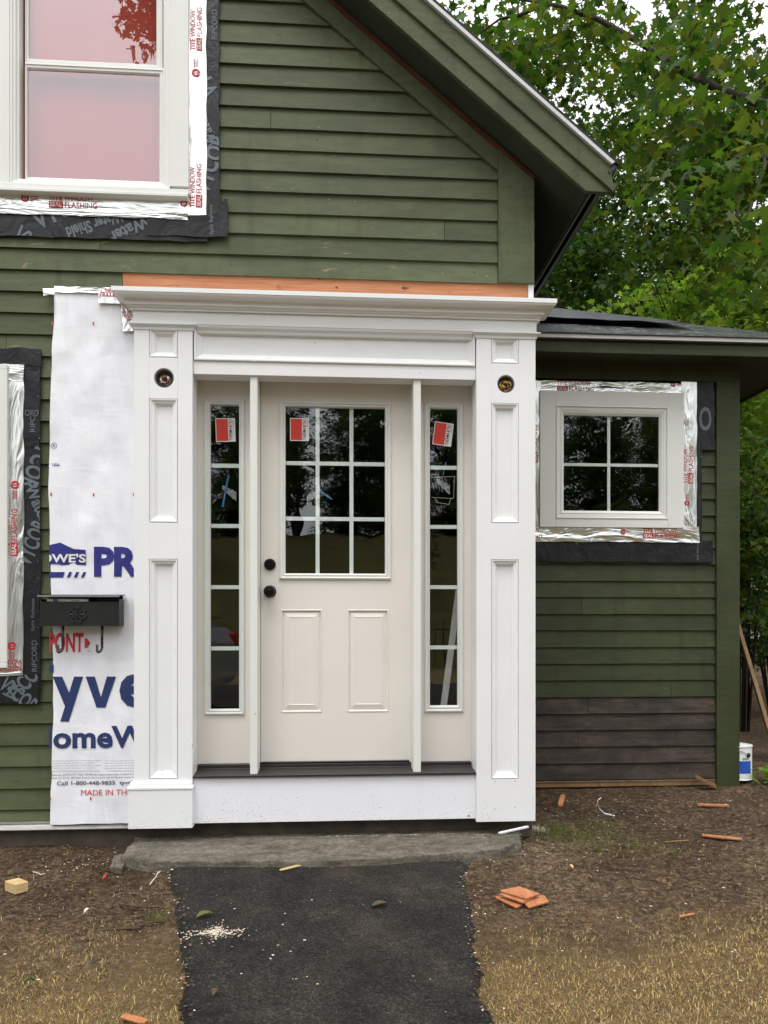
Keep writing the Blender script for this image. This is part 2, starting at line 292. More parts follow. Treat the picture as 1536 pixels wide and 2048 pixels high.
# ------------------------------------------------------------------ mesh builder
class MB:
    def __init__(s): s.v = []; s.f = []; s.m = []; s.mats = []
    def mi(s, mat):
        if mat not in s.mats: s.mats.append(mat)
        return s.mats.index(mat)
    def add(s, vs, fs, mat):
        b = len(s.v); s.v += [tuple(p) for p in vs]; k = s.mi(mat)
        for f in fs: s.f.append([b + i for i in f]); s.m.append(k)
        return s
    def box(s, x0, x1, y0, y1, z0, z1, mat):
        v = [(x, y, z) for x in (x0, x1) for y in (y0, y1) for z in (z0, z1)]
        return s.add(v, [(0, 1, 3, 2), (4, 6, 7, 5), (0, 4, 5, 1), (2, 3, 7, 6), (0, 2, 6, 4), (1, 5, 7, 3)], mat)
    def prism(s, pts, y0, y1, mat):
        """polygon in x,z (any order) pushed from y0 to y1"""
        n = len(pts); v = [(p[0], y0, p[1]) for p in pts] + [(p[0], y1, p[1]) for p in pts]
        return s.add(v, [list(range(n)), list(range(2 * n - 1, n - 1, -1))] + [(i, i + n, (i + 1) % n + n, (i + 1) % n) for i in range(n)], mat)
    def loops(s, loops, mat, close=True, cap0=False, cap1=False):
        n = len(loops[0]); v = [p for l in loops for p in l]; f = []
        for k in range(len(loops) - 1):
            for i in range(n if close else n - 1):
                j = (i + 1) % n; f.append((k * n + i, k * n + j, (k + 1) * n + j, (k + 1) * n + i))
        if cap0: f.append(list(range(n))[::-1])
        if cap1: f.append([(len(loops) - 1) * n + i for i in range(n)])
        return s.add(v, f, mat)
    def frame(s, r, prof, mat, cap=None):
        """mitred moulding round rectangle r=(x0,x1,z0,z1); prof = [(inset, y), ...] from outside in"""
        x0, x1, z0, z1 = r
        L = [[(x0 + i, y, z0 + i), (x1 - i, y, z0 + i), (x1 - i, y, z1 - i), (x0 + i, y, z1 - i)] for i, y in prof]
        s.loops(L, mat)
        if cap:
            i, y = prof[-1]; s.add([(x0 + i, y, z0 + i), (x1 - i, y, z0 + i), (x1 - i, y, z1 - i), (x0 + i, y, z1 - i)], [(0, 1, 2, 3)], cap)
        return s
    def tube(s, pts, rads, mat, n=8, cap=True):
        pts = [Vector(p) for p in pts]; L = []
        if not hasattr(rads, '__len__'): rads = [rads] * len(pts)
        up = Vector((0, 0, 1))
        for i, p in enumerate(pts):
            d = (pts[min(i + 1, len(pts) - 1)] - pts[max(i - 1, 0)]).normalized()
            a = d.cross(up if abs(d.z) < .9 else Vector((1, 0, 0))).normalized(); b = d.cross(a).normalized()
            L.append([p + (a * math.cos(2 * math.pi * k / n) + b * math.sin(2 * math.pi * k / n)) * rads[i] for k in range(n)])
        return s.loops(L, mat, True, cap, cap)
    def lathe(s, c, axis, prof, mat, n=24):
        """prof = [(radius, distance along axis)]"""
        c = Vector(c); ax = Vector(axis).normalized(); a = ax.cross(Vector((0, 0, 1)) if abs(ax.z) < .9 else Vector((1, 0, 0))).normalized(); b = ax.cross(a)
        L = [[c + ax * h + (a * math.cos(2 * math.pi * k / n) + b * math.sin(2 * math.pi * k / n)) * max(r, 1e-4) for k in range(n)] for r, h in prof]
        return s.loops(L, mat, True, True, True)
    def build(s, name, parent=None, bevel=0, smooth=False, label=None, seg=1):
        me = bpy.data.meshes.new(name); me.from_pydata(s.v, [], s.f)
        for m in s.mats: me.materials.append(MATS[m])
        me.polygons.foreach_set('material_index', s.m); me.validate(); me.update()
        bm = bmesh.new(); bm.from_mesh(me); bmesh.ops.recalc_face_normals(bm, faces=bm.faces); bm.to_mesh(me); bm.free()
        o = bpy.data.objects.new(name, me); COL.objects.link(o)
        if parent: o.parent = parent
        if smooth: me.polygons.foreach_set('use_smooth', [True] * len(me.polygons))
        if bevel:
            md = o.modifiers.new('bevel', 'BEVEL'); md.width = bevel; md.segments = seg; md.limit_method = 'ANGLE'; md.angle_limit = R(40)
        if label: o['label'] = label
        return o
def tag(o, label=None, cat=None, group=None, kind=None):
    for k, v in (('label', label), ('category', cat), ('group', group), ('kind', kind)):
        if v: o[k] = v
    return o
def empty(name, parent=None, loc=(0, 0, 0)):
    o = bpy.data.objects.new(name, None); COL.objects.link(o); o.location = loc
    o.empty_display_size = .1
    if parent: o.parent = parent
    return o
def npmesh(name, V, FL, fs, mat, parent=None):
    """V (n,3); FL flat loop indices; fs = vertices per face"""
    me = bpy.data.meshes.new(name); nf = len(FL) // fs
    me.vertices.add(len(V)); me.vertices.foreach_set('co', V.astype(np.float32).ravel())
    me.loops.add(len(FL)); me.loops.foreach_set('vertex_index', FL.astype(np.int32))
    me.polygons.add(nf); me.polygons.foreach_set('loop_start', np.arange(0, nf * fs, fs, dtype=np.int32)); me.polygons.foreach_set('loop_total', np.full(nf, fs, dtype=np.int32))
    me.materials.append(MATS[mat]); me.update(calc_edges=True)
    o = bpy.data.objects.new(name, me); COL.objects.link(o)
    if parent: o.parent = parent
    return o

# text -> flat triangles, clipped to a rectangle, laid on a wall surface
TC = {}
def glyphs(s, bold):
    if (s, bold) in TC: return TC[(s, bold)]
    c = bpy.data.curves.new('t', 'FONT'); c.body = s; c.size = 1; c.resolution_u = 3; c.offset = bold; c.fill_mode = 'FRONT'
    o = bpy.data.objects.new('t', c); COL.objects.link(o)
    me = bpy.data.meshes.new_from_object(o.evaluated_get(bpy.context.evaluated_depsgraph_get()))
    r = ([tuple(v.co[:2]) for v in me.vertices], [list(p.vertices) for p in me.polygons])
    bpy.data.objects.remove(o); bpy.data.curves.remove(c); bpy.data.meshes.remove(me)
    TC[(s, bold)] = r; return r
def flat(mb, V2, Fc, mat, clip, ysurf):
    bm = bmesh.new(); vs = [bm.verts.new((a, 0, b)) for a, b in V2]
    for f in Fc:
        try: bm.faces.new([vs[i] for i in f])
        except ValueError: pass
    if clip:
        x0, x1, z0, z1 = clip
        for co, no in (((x0, 0, 0), (-1, 0, 0)), ((x1, 0, 0), (1, 0, 0)), ((0, 0, z0), (0, 0, -1)), ((0, 0, z1), (0, 0, 1))):
            bmesh.ops.bisect_plane(bm, geom=bm.verts[:] + bm.edges[:] + bm.faces[:], plane_co=co, plane_no=no, clear_outer=True)
    bm.verts.index_update()
    if len(bm.faces):
        mb.add([(v.co.x, ysurf(v.co.x, v.co.z) if callable(ysurf) else ysurf, v.co.z) for v in bm.verts], [[v.index for v in f.verts] for f in bm.faces], mat)
    bm.free()
def text(mb, s, x, z, w, h, mat, ysurf, ang=0, clip=None, bold=.02, flip=False):
    """lower-left corner at x,z; w,h = size of the inked box before turning by ang degrees"""
    v, f = glyphs(s, bold)
    if not v: return
    a = np.array(v); lo = a.min(0); hi = a.max(0); a = (a - lo) / (hi - lo) * np.array([w, h])
    c, q = math.cos(R(ang)), math.sin(R(ang))
    P = [(x + p[0] * c - p[1] * q, z + p[0] * q + p[1] * c) for p in a]
    flat(mb, P, f, mat, clip, ysurf)

# crinkled sheet over a wall
def sheet(mb, x0, x1, z0, z1, y, mat, amp=.003, step=.02, seed=0, edge=.002, fl=None, th=.0015):
    nx = max(2, int((x1 - x0) / step)); nz = max(2, int((z1 - z0) / step)); V = []; f = []
    for j in range(nz + 1):
        for i in range(nx + 1):
            x = x0 + (x1 - x0) * i / nx; z = z0 + (z1 - z0) * j / nz
            jx = noise.noise(Vector((seed, z * 9, 1.3))) * edge * (2 if i in (0, nx) else 0)
            jz = noise.noise(Vector((x * 9, seed, 4.3))) * edge * (2 if j in (0, nz) else 0)
            if fl and i == 0: jx += fl(z)
            V.append((x + jx, y + surf(x, z, amp, seed), z + jz))
    for j in range(nz):
        for i in range(nx):
            a = j * (nx + 1) + i; f.append((a, a + 1, a + nx + 2, a + nx + 1))
    mb.add(V, f, mat)
    o = len(V)  # turned-back edge so that the sheet has thickness
    E = [i for i in range(nx + 1)] + [j * (nx + 1) + nx for j in range(1, nz + 1)] + [nz * (nx + 1) + i for i in range(nx - 1, -1, -1)] + [j * (nx + 1) for j in range(nz - 1, 0, -1)]
    L0 = [V[e] for e in E]; L1 = [(p[0], p[1] + max(th, .006), p[2]) for p in L0]
    mb.loops([L0, L1], mat)
def surf(x, z, amp, seed):
    return amp * (noise.noise(Vector((x * 7, seed * 3.1, z * 4))) + .5 * noise.noise(Vector((x * 19, seed, z * 11))))

# ------------------------------------------------------------------ ground
def gh(x, y):
    z = .02 + .035 * min(0, y + .3)
    if y > .6: z += .05 * min(1, (y - .6) / .6)
    if x > 2.2: z += .03 * min(1, x - 2.2)
    if y < -7: z = .02 + .035 * -6.7
    if y < -13: z += (-13 - max(y, -27)) * .40
    return z
def gb(x, y):   # with bumps
    return gh(x, y) + .014 * noise.noise(Vector((x * 2.2, y * 2.2, 0))) + .009 * noise.noise(Vector((x * 9, y * 9, 3))) + .008 * noise.noise(Vector((x * 24, y * 24, 5)))
def G(px, py, h=0):
    d = ray(px, py); t = (h - CAM.z) / d.z
    for _ in range(12):
        p = CAM + d * t; t = (gh(p.x, p.y) + h - CAM.z) / d.z
    return CAM + d * t
def axis_pts(a, b, st, lo, hi):
    c = list(np.arange(a, b + 1e-6, st)); s = st; l = a; r = b; L = []; Rr = []
    while l > lo: s *= 1.35; l -= s; L.append(l)
    s = st
    while r < hi: s *= 1.35; r += s; Rr.append(r)
    return L[::-1] + c + Rr
gx = axis_pts(-2.4, 3.4, .025, -200, 200); gy = axis_pts(-3.0, 1.6, .025, -200, 200)
V = np.array([(x, y, gb(x, y)) for y in gy for x in gx]); nx, ny = len(gx), len(gy)
i = np.arange(nx - 1)[None, :] + np.arange(ny - 1)[:, None] * nx
FL = np.stack([i, i + 1, i + nx + 1, i + nx], -1).ravel()
g = npmesh('ground', V, FL, 4, 'soil'); tag(g, kind='structure'); g.data.polygons.foreach_set('use_smooth', [True] * len(g.data.polygons))

# asphalt path, traced by its edges and laid on the ground
Ledge = [(330, 1738), (338, 1765), (345, 1800), (352, 1850), (362, 1900), (365, 1960), (364, 2048), (364, 2200)]
Redge = [(936, 1736), (934, 1765), (940, 1800), (948, 1850), (956, 1905), (962, 1960), (988, 2048), (1010, 2200)]
LL = [G(*p) for p in Ledge]; RR = [G(*p) for p in Redge]
LL.append(Vector((LL[-1].x - .02, -7, 0))); RR.append(Vector((RR[-1].x + .1, -7, 0)))
def along(P, y):
    for a, b in zip(P, P[1:]):
        if b.y <= y <= a.y: return a.x + (b.x - a.x) * (y - a.y) / (b.y - a.y)
    return P[0].x if y > P[0].y else P[-1].x
def path_x(y): return (along(LL, y) + .025 * noise.noise(Vector((1, y * 6, 0))) + .018 * noise.noise(Vector((1, y * 30, 0))),
                       along(RR, y) + .025 * noise.noise(Vector((7, y * 6, 0))) + .018 * noise.noise(Vector((7, y * 30, 0))))
def path_z(x, y): return gh(x, y) + .022 + .004 * noise.noise(Vector((x * 3, y * 3, 9)))
ys = list(np.arange(-.42, -3.2, -.025)) + list(np.arange(-3.3, -7, -.2)); n = 50; V = []
for y in ys:
    a, b = path_x(y)
    for k in range(n + 1):
        x = a + (b - a) * k / n; e = min(k, n - k); z = path_z(x, y) - (.03 if e == 0 else .006 if e == 1 else 0)
        V.append((x, y, z))
mb = MB(); mb.add(V, [(j * (n + 1) + k, j * (n + 1) + k + 1, (j + 1) * (n + 1) + k + 1, (j + 1) * (n + 1) + k) for j in range(len(ys) - 1) for k in range(n)], 'asphalt')
tag(mb.build('path', smooth=True), kind='structure')

mb = MB(); mb.loops([[(x, y, gh(x, y) + .03 + .02 * (-8.2 - y) * (y + 12.6) / 4.8) for y in np.linspace(-8.0, -12.6, 9)] for x in np.linspace(-60, 60, 40)], 'asphalt', False)
tag(mb.build('road', smooth=True), kind='structure')
# ------------------------------------------------------------------ house
YP, YD, YA = -.10, .08, 1.0
house = tag(empty('house'), 'dark green clapboard house under repair, with a gabled front and a low side wing', 'house')
EXPO = .1117
Z0 = Z(440, 213) - 40 * EXPO         # a lap line of the courses
def clap(mb, u0, u1, zlo, zhi, put, mat, seed, holes=(), right=None, zs=None, lap=.0155, joints=()):
    r = random.Random(seed)
    if zs is None:
        zs = []; z = Z0
        while z < zhi:
            if z + EXPO > zlo: zs.append(z)
            z += EXPO
    for z in zs:
        za = max(z, zlo); zb = min(z + EXPO, zhi)
        if zb - za < .01: continue
        iv = [(u0, u1)]
        zc = (za + zb) / 2
        for h0, h1, b0, b1 in holes:
            if b0 < zc < b1:
                n = []
                for a, b in iv:
                    if h1 <= a or h0 >= b: n.append((a, b)); continue
                    if h0 > a: n.append((a, h0))
                    if h1 < b: n.append((h1, b))
                iv = n
        for a, b in iv:
            cuts = [a]; x = a + r.uniform(.5, 3.4)
            while x < b - .25: cuts.append(x); x += r.uniform(1.2, 3.6)
            cuts.append(b)
            for p, q in zip(cuts, cuts[1:]):
                dz = r.uniform(-.0015, .0015); dl = r.uniform(-.002, .002)
                if right: qa, qb = min(q, right(za)), min(q, right(zb))
                else: qa = qb = q
                if qa - p < .02: continue
                qb = max(qb, p + .01); g_ = .0012; k = max(1, int((q - p) / .25)); top = min(1, (zb - za) / EXPO)
                V = []; 
                for i in range(k + 1):
                    t = i / k; ua = p + g_ + (qa - p - 2 * g_) * t; ub = p + g_ + (qb - p - 2 * g_) * t
                    wob = .0022 * noise.noise(Vector((ua * 1.7 + seed, z * 13, 0)))
                    V += [put(ua, 0.006, za + dz + wob), put(ua, -lap + dl, za + dz + wob), put(ub, -.002, zb + .004), put(ub, .006, zb + .004)]
                f = []
                for i in range(k):
                    c = i * 4
                    for e in range(4): f.append((c + e, c + (e + 1) % 4, c + 4 + (e + 1) % 4, c + 4 + e))
                f += [(0, 1, 2, 3), (k * 4, k * 4 + 1, k * 4 + 2, k * 4 + 3)]
                mb.add(V, f, mat)
# rake reference line (where the soffit meets the wall)
A0, A1 = W(667, 0), W(1071, 354)
mR = (A1.z - A0.z) / (A1.x - A0.x); ang = math.atan(mR); tdir = Vector((math.cos(ang), 0, math.sin(ang))); ndir = Vector((-math.sin(ang), 0, math.cos(ang)))
APX = -1.75
apex = Vector((APX, 0, A0.z + mR * (APX - A0.x)))
def rk(s, n): p = apex + tdir * s + ndir * n; return (p.x, p.z)
def snof(P): d = Vector((P.x - apex.x, 0, P.z - apex.z)); return d.dot(tdir), d.dot(ndir)
XC = X(1066)                     # main corner
ZLED = Z(655, 549)               # underside of the boards above the orange board
def rline(z): return A0.x + (z - A0.z) / mR
up_w = rect(0, -150, 340, 373, -.03); lf_w = rect(-150, 745, 5, 1320, -.03)
dr = rect(300, 700, 1040, 1655, 0)
XL = -3.6
ZB = Z(100, 1640)
ZOR = Z0 + round((Z(655, 556) - Z0) / EXPO) * EXPO; print('ZOR py', HOR - (ZOR - 1.2) * 1500 / 4)
mb = MB()
holes = [(X(-40), X(335), Z(100, 368), Z(100, -170)), (X(-300), X(-2), Z(0, 1312), Z(0, 755)), (X(290), XC + 1, -1, ZOR), (X(246), X(300), ZOR - .09, ZOR)]
put = lambda u, d, z: (u, d, z)
clap(mb, XL, X(995), ZB, apex.z - .1, put, 'green', 3, holes, right=lambda z: rline(z) - .11)
for zt, za_, zb_ in ((0, ZLED, Z(655, 500)),):   # closing board ends above the orange board
    pass
wall = mb.build('wall', house)
# structural core behind the boards: wall body with openings, kept as strips
mb = MB()
xs = sorted([XL, holes[0][0] + .02, holes[0][1] - .02, X(290), XC])
ZT = Z(655, 745, YD)
def core(x0, x1, z0, z1): mb.prism([(x0, z0), (x1, z0), (x1, min(z1, 99)), (x0, min(z1, 99))], .0065, .12, 'foundation')
uw = holes[0]; lw = holes[1]; zlow = ZB
DX0, DX1 = X(388, .05), X(948, .05)
def gz(x): return A0.z + mR * (x - A0.x) - .02 if x > APX else apex.z - (APX - x) * -mR * -1 - .02
mb.prism([(DX1, ZT), (XC, ZT), (XC, gz(XC)), (uw[1], gz(uw[1])), (uw[1], uw[2]), (uw[0], uw[2]), (uw[0], ZT)], .0065, .12, 'dark_room')
mb.prism([(DX1, zlow), (XC, zlow), (XC, ZT), (DX1, ZT)], .0065, .12, 'dark_room')
mb.prism([(lw[1], zlow), (DX0, zlow), (DX0, ZT), (lw[1], ZT)], .0065, .12, 'dark_room')
mb.prism([(XL, zlow), (lw[1], zlow), (lw[1], lw[2]), (XL, lw[2])], .0065, .12, 'dark_room')
mb.prism([(lw[1], ZT), (uw[0], ZT), (uw[0], uw[2]), (lw[1], uw[2])], .0065, .12, 'dark_room') if lw[1] < uw[0] else None
mb.prism([(XL, lw[3]), (uw[0], lw[3]), (uw[0], apex.z - 1.2), (XL, apex.z - 1.2)], .0065, .12, 'dark_room')
mb.prism([(uw[0], uw[3]), (uw[1], uw[3]), (uw[1], gz(uw[1])), (apex.x, apex.z - .03), (uw[0], apex.z - .4)], .0065, .12, 'dark_room')
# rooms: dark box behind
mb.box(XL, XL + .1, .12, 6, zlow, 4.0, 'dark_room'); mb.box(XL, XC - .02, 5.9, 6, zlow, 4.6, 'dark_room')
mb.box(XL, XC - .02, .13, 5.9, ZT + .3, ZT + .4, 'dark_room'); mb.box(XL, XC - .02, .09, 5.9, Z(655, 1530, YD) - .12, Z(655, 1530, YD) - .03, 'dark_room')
mb.build('inner_wall', house)
# side wall of the gabled block
mb = MB(); puts = lambda u, d, z: (XC - d - .0, u, z)
clap(mb, .02, 6, 0.3, A0.z + mR * (XC - A0.x) - .02, puts, 'green', 9)
mb.box(XC - .12, XC - .007, .125, 6, .25, gz(XC) - .02, 'dark_room')
mb.build('side_wall', house)
# corner board, rake board, raw wood gap
zc0 = ZOR
cx0 = X(995)
mb = MB(); mb.prism([(cx0, zc0), (XC, zc0), (XC, A1.z + mR * (XC - A1.x) - .045), (cx0, A1.z + mR * (cx0 - A1.x) - .045)], -.027, .004, 'green_trim')
mb.build('corner_board', house, .002)
s_c, n_c = snof(W(996, 346)); n_lo = snof(W(798, 175))[1]
sC = snof(Vector((cx0, 0, A1.z + mR * (cx0 - A1.x))))[0]
mb = MB(); nlo = (snof(W(600, 4))[1] + snof(W(990, 341))[1]) / 2
mb.prism([rk(0, nlo), (cx0 - .002, rk(0, nlo)[1] + mR * (cx0 - .002 - rk(0, nlo)[0])), (cx0 - .002, rk(0, -.042)[1] + mR * (cx0 - .002 - rk(0, -.042)[0])), rk(0, -.042)], -.026, .004, 'green_trim')
mb.build('rake_board', house, .002)
sE = snof(W(1071, 354))[0]
mb = MB(); mb.prism([rk(0, -.05), rk(sE, -.05), rk(sE, -.001), rk(0, -.001)], -.004, .02, 'raw_brown'); mb.build('bare_rafter_edge', house, .001)
# roof
roof = empty('roof', house)
YF = -.19
nm = snof(W(1000, (1000 - 787) * 356 / 403, YF))[1]; nt_ = snof(W(1000, (1000 - 844) * 335 / 373, YF))[1]
sEnd = snof(W(1180, 391, YF))[0]; sTop = snof(W(1217, 335, YF))[0]
nd = snof(W(1000, (1000 - 867) * 326 / 363, YF - .03))[1]; sD = snof(W(1229, 326, YF - .03))[0]
print('rake', nm, nt_, nd, sEnd, sTop, sD, 'slope', math.degrees(ang))
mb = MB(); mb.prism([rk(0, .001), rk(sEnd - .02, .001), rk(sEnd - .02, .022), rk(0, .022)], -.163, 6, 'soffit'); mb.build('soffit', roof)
mb = MB(); mb.prism([rk(0, 0), rk(sEnd - .03, 0), rk(sEnd + nm * .9, nm), rk(0, nm)], YF, YF + .026, 'green_trim')
mb.build('fascia_board', roof, .002)
mb = MB(); e = sEnd + nm * .9
mb.prism([rk(0, nm), rk(e + .01, nm), rk(sTop, nt_), rk(0, nt_)], YF - .014, YF + .026, 'green_trim'); mb.build('crown_board', roof, .003)
mb = MB(); mb.prism([rk(0, nt_), rk(sTop + .005, nt_), rk(sD, nd), rk(0, nd)], YF - .03, YF + .026, 'drip_white')
mb.build('drip_edge', roof, .001)
mb = MB(); mb.prism([rk(0, .023), rk(sEnd - .01, .023), rk(sTop, nd - .002), rk(0, nd - .002)], YF + .027, 6, 'soffit')
mb.build('roof_deck', roof)
mb = MB(); mb.prism([rk(-.02, nd), rk(sD + .02, nd), rk(sD + .025, nd + .012), rk(-.02, nd + .012)], YF - .031, 6.05, 'shingles')
mb.prism([rk(sD + .0, nd - .05), rk(sD + .012, nd - .06), rk(sD + .022, nd - .001), rk(sD + .003, nd - .001)], YF - .02, 6.05, 'black_metal')
# the other slope, out of the picture on the left
q = lambda p: (2 * APX - p[0], p[1])
mb.prism([q(rk(0, 0)), q(rk(sEnd, 0)), q(rk(sEnd, nd + .012)), q(rk(0, nd + .012))], YF, 6.05, 'shingles')
mb.build('roofing', roof)
# orange cedar board over the door
lx0, lx1 = X(246), X(1055)
mb = MB(); mb.box(lx0, lx1, -.006, .004, Z(655, 600), ZOR + .012, 'cedar')
mb.build('cedar_board', house, .001)
mb = MB(); mb.box(lx1 + .002, XC + .001, -.008, .004, Z(1058, 640), ZOR, 'wrap'); mb.build('wrap_corner', house)

# foundation and metal starter strip
mb = MB(); mb.box(XL, XC + .0, .02, .3, -.3, ZB - .004, 'foundation'); mb.build('foundation', house)
mb = MB(); z1 = ZB; z0 = Z(100, 1657)
L = [[(x, y, z) for y, z in ((.01, z1 - .001), (-.02, z1 - .001), (-.022, z1 - .012), (-.016, z1 - .014), (-.03, z0 + .004), (-.03, z0), (.01, z0))] for x in np.linspace(XL, X(300), 24)]
mb.loops(L, 'alu', True, True, True); mb.build('starter_strip', house)

# ------------------------------------------------------------------ door surround
sur = empty('door_surround', house)
PF = [(0, YP), (.0005, YP + .008), (.003, YP + .008), (.0035, YP - .001), (.009, YP), (.013, YP + .006), (.015, YP + .007), (.022, YP + .009), (.027, YP + .014), (.0275, YP + .020), (.033, YP + .020), (.034, YP + .025)]
def pilaster(x0, x1, z0, z1, panels):
    p = empty('pilaster', sur)
    return p
def surround_pil(px0, px1, pyt, pyb, panels, hole, name='pilaster'):
    x0, x1 = X(px0, YP), X(px1, YP); xm = (px0 + px1) / 2; z0, z1 = Z(xm, pyb, YP), Z(xm, pyt, YP)
    mb = MB(); R_ = [rect(a, b, c, d, YP) for a, b, c, d in panels]
    pa = sum(r[0] for r in R_) / len(R_); pb = sum(r[1] for r in R_) / len(R_)
    hx, hz, hr = hole
    mb.box(x0, pa, YP, .02, z0, z1, 'white'); mb.box(pb, x1, YP, .02, z0, z1, 'white')
    cuts = sorted([(r[2], r[3]) for r in R_]); zz = z0
    segs = []
    for a, b in cuts: segs.append((zz, a)); zz = b
    segs.append((zz, z1))
    for a, b in segs:
        if b - a < .004: continue
        if a < hz < b:   # rail with a round hole
            n = 32; circ = [(hx + hr * math.cos(2 * math.pi * k / n), hz + hr * math.sin(2 * math.pi * k / n)) for k in range(n)]
            def onr(k):
                c, s_ = math.cos(2 * math.pi * k / n), math.sin(2 * math.pi * k / n)
                tx = ((pb - hx) if c > 0 else (hx - pa)) / max(abs(c), 1e-6); tz = ((b - hz) if s_ > 0 else (hz - a)) / max(abs(s_), 1e-6); t = min(tx, tz)
                return (hx + c * t, hz + s_ * t)
            outr = [onr(k) for k in range(n)]
            L = [[(x, YP, z) for x, z in outr], [(x, YP, z) for x, z in circ], [(x, YP + .06, z) for x, z in circ]]
            mb.loops(L, 'white')
            for cx_, cz_ in ((pa, a), (pb, a), (pa, b), (pb, b)):
                ks = sorted(range(n), key=lambda k: (outr[k][0] - cx_) ** 2 + (outr[k][1] - cz_) ** 2)[:2]
                mb.add([(cx_, YP, cz_)] + [(outr[k][0], YP, outr[k][1]) for k in ks], [(0, 1, 2)], 'white')
        else: mb.box(pa, pb, YP, .02, a, b, 'white')
    for a, b in cuts:
        mb.frame((pa, pb, a, b), PF, 'white', 'white')
    # cap moulding under the architrave
    return mb, x0, x1, z0, z1
HL = (X(328, YP), Z(328, 756, YP), .050); HR = (X(1012, YP), Z(1012, 768, YP), .047)
mb, lx0p, lx1p, lz0, lz1 = surround_pil(268, 385, 640, 1580, [(299, 657, 356, 715), (299, 797, 356, 1045), (297, 1118, 355, 1558)], HL)
# plinth block with moulding
bx0, bx1 = X(256, YP - .02), X(385, YP - .02); bz0, bz1 = Z(320, 1657, YP - .02), Z(320, 1580, YP - .02)
mb.box(bx0, bx1, YP - .022, .02, bz0, bz1, 'white')
mb.loops([[(bx0 - .004 + e, .015, z), (bx0 - .004 + e, YP - .026 + e, z), (bx1 + .004 - e, YP - .026 + e, z), (bx1 + .004 - e, .015, z)] for e, z in ((.004, bz1 - .001), (0, bz1 + .004), (0, bz1 + .014), (.008, bz1 + .02), (.010, bz1 + .034), (.028, bz1 + .044))], 'white', False)
mb.build('pilaster', sur, .0015)
mb, rx0p, rx1p, rz0, rz1 = surround_pil(953, 1071, 655, 1643, [(984, 674, 1038, 727), (982, 806, 1036, 1046), (982, 1119, 1038, 1558)], HR)
for px, py in ((990, 1618), (1030, 1615), (990, 1563), (1030, 1563)):
    mb.lathe((X(px, YP), YP + .0005, Z(px, py, YP)), (0, -1, 0), [(.0028, 0), (.0028, .0012)], 'ink_grey', 8)
mb.build('pilaster', sur, .0015)
# header: flat, panel and moulding
hx0, hx1 = lx1p + .001, rx0p - .001; YH = YP + .018
zh0 = Z(669, 754, YH); zh1 = Z(669, 660, YH); zp0 = Z(669, 724, YH); 
mb = MB()
PF2 = [(0, YH), (.003, YH - .010), (.012, YH - .010), (.016, YH), (.024, YH + .006), (.034, YH + .012), (.040, YH + .018), (.046, YH + .018)]
zp0 = Z(669, 728, YH)
mb.box(hx0, hx1, YH, .02, zh0, zp0, 'white'); mb.frame((hx0 + .002, hx1 - .002, zp0, zh1), PF2, 'white', 'white')
mb.build('header_panel', sur, .0015)
# architrave + cornice
YAq = YP - .006
za0 = Z(320, 645, YAq); za1 = Z(320, 622, YAq); zc1 = Z(240, 572, YP - .09)
ax0, ax1 = lx0p - .004, rx1p + .004
mb = MB(); mb.box(ax0, ax1, YAq, .01, zh1 + .001, za1 + .02, 'white'); mb.build('architrave', sur, .0015)
cp = [(0.0, za1), (.012, za1), (.013, za1 + .010), (.019, za1 + .010), (.020, za1 + .012), (.026, za1 + .020)]
H = zc1 - za1; q0 = za1 + .020
cov = [(.026, q0), (.033, q0 + .001), (.033, q0 + .011)]
for k in range(9):
    t = k / 8; cov.append((.034 + .036 * (1 - math.cos(t * math.pi / 2)), q0 + .014 + (H - .020 - .014 - .034) * math.sin(t * math.pi / 2)))
zt = zc1
cov += [(.072, zt - .034), (.078, zt - .032), (.082, zt - .024), (.085, zt - .022), (.085, zt)]
cp += cov
L = [[(ax0 - o, .012, z), (ax0 - o, YAq - o, z), (ax1 + o, YAq - o, z), (ax1 + o, .012, z)] for o, z in cp]
mb = MB(); mb.loops(L, 'white', False); e = cp[-1][0]
mb.add([(ax0 - e, .012, zt), (ax0 - e, YAq - e, zt), (ax1 + e, YAq - e, zt), (ax1 + e, .012, zt)], [(0, 1, 2, 3)], 'white')
mb.build('cornice', sur)
# small crown under the architrave, breaking round both pilasters
def crownlet(x0, x1, y, z):
    return [[(x0 - o, .01, z + h), (x0 - o, y - o, z + h), (x1 + o, y - o, z + h), (x1 + o, .01, z + h)] for o, h in ((0.001, -.030), (.004, -.028), (.006, -.016), (.016, -.008), (.022, -.004), (.022, .003), (.001, .003))]
mb = MB(); zk = Z(320, 646, YP - .02)
for a, b in ((lx0p, lx1p), (rx0p, rx1p)): mb.loops(crownlet(a, b, YP, zk), 'white', False)
mb.loops([[(hx0 + .02, YH + .005 - o, zk + h), (hx1 - .02, YH + .005 - o, zk + h)] for o, h in ((0.001, -.034), (.006, -.030), (.010, -.018), (.024, -.008), (.028, .002))], 'white', False)
mb.build('crown_moulding', sur)
# kick board
kz0 = Z(669, 1642, YP + .022); kz1 = Z(669, 1552, YP + .022)
mb = MB(); mb.box(lx1p + .0005, rx0p - .0005, YP + .022, .03, kz0, kz1, 'kick_white'); mb.build('kick_board', sur, .001)
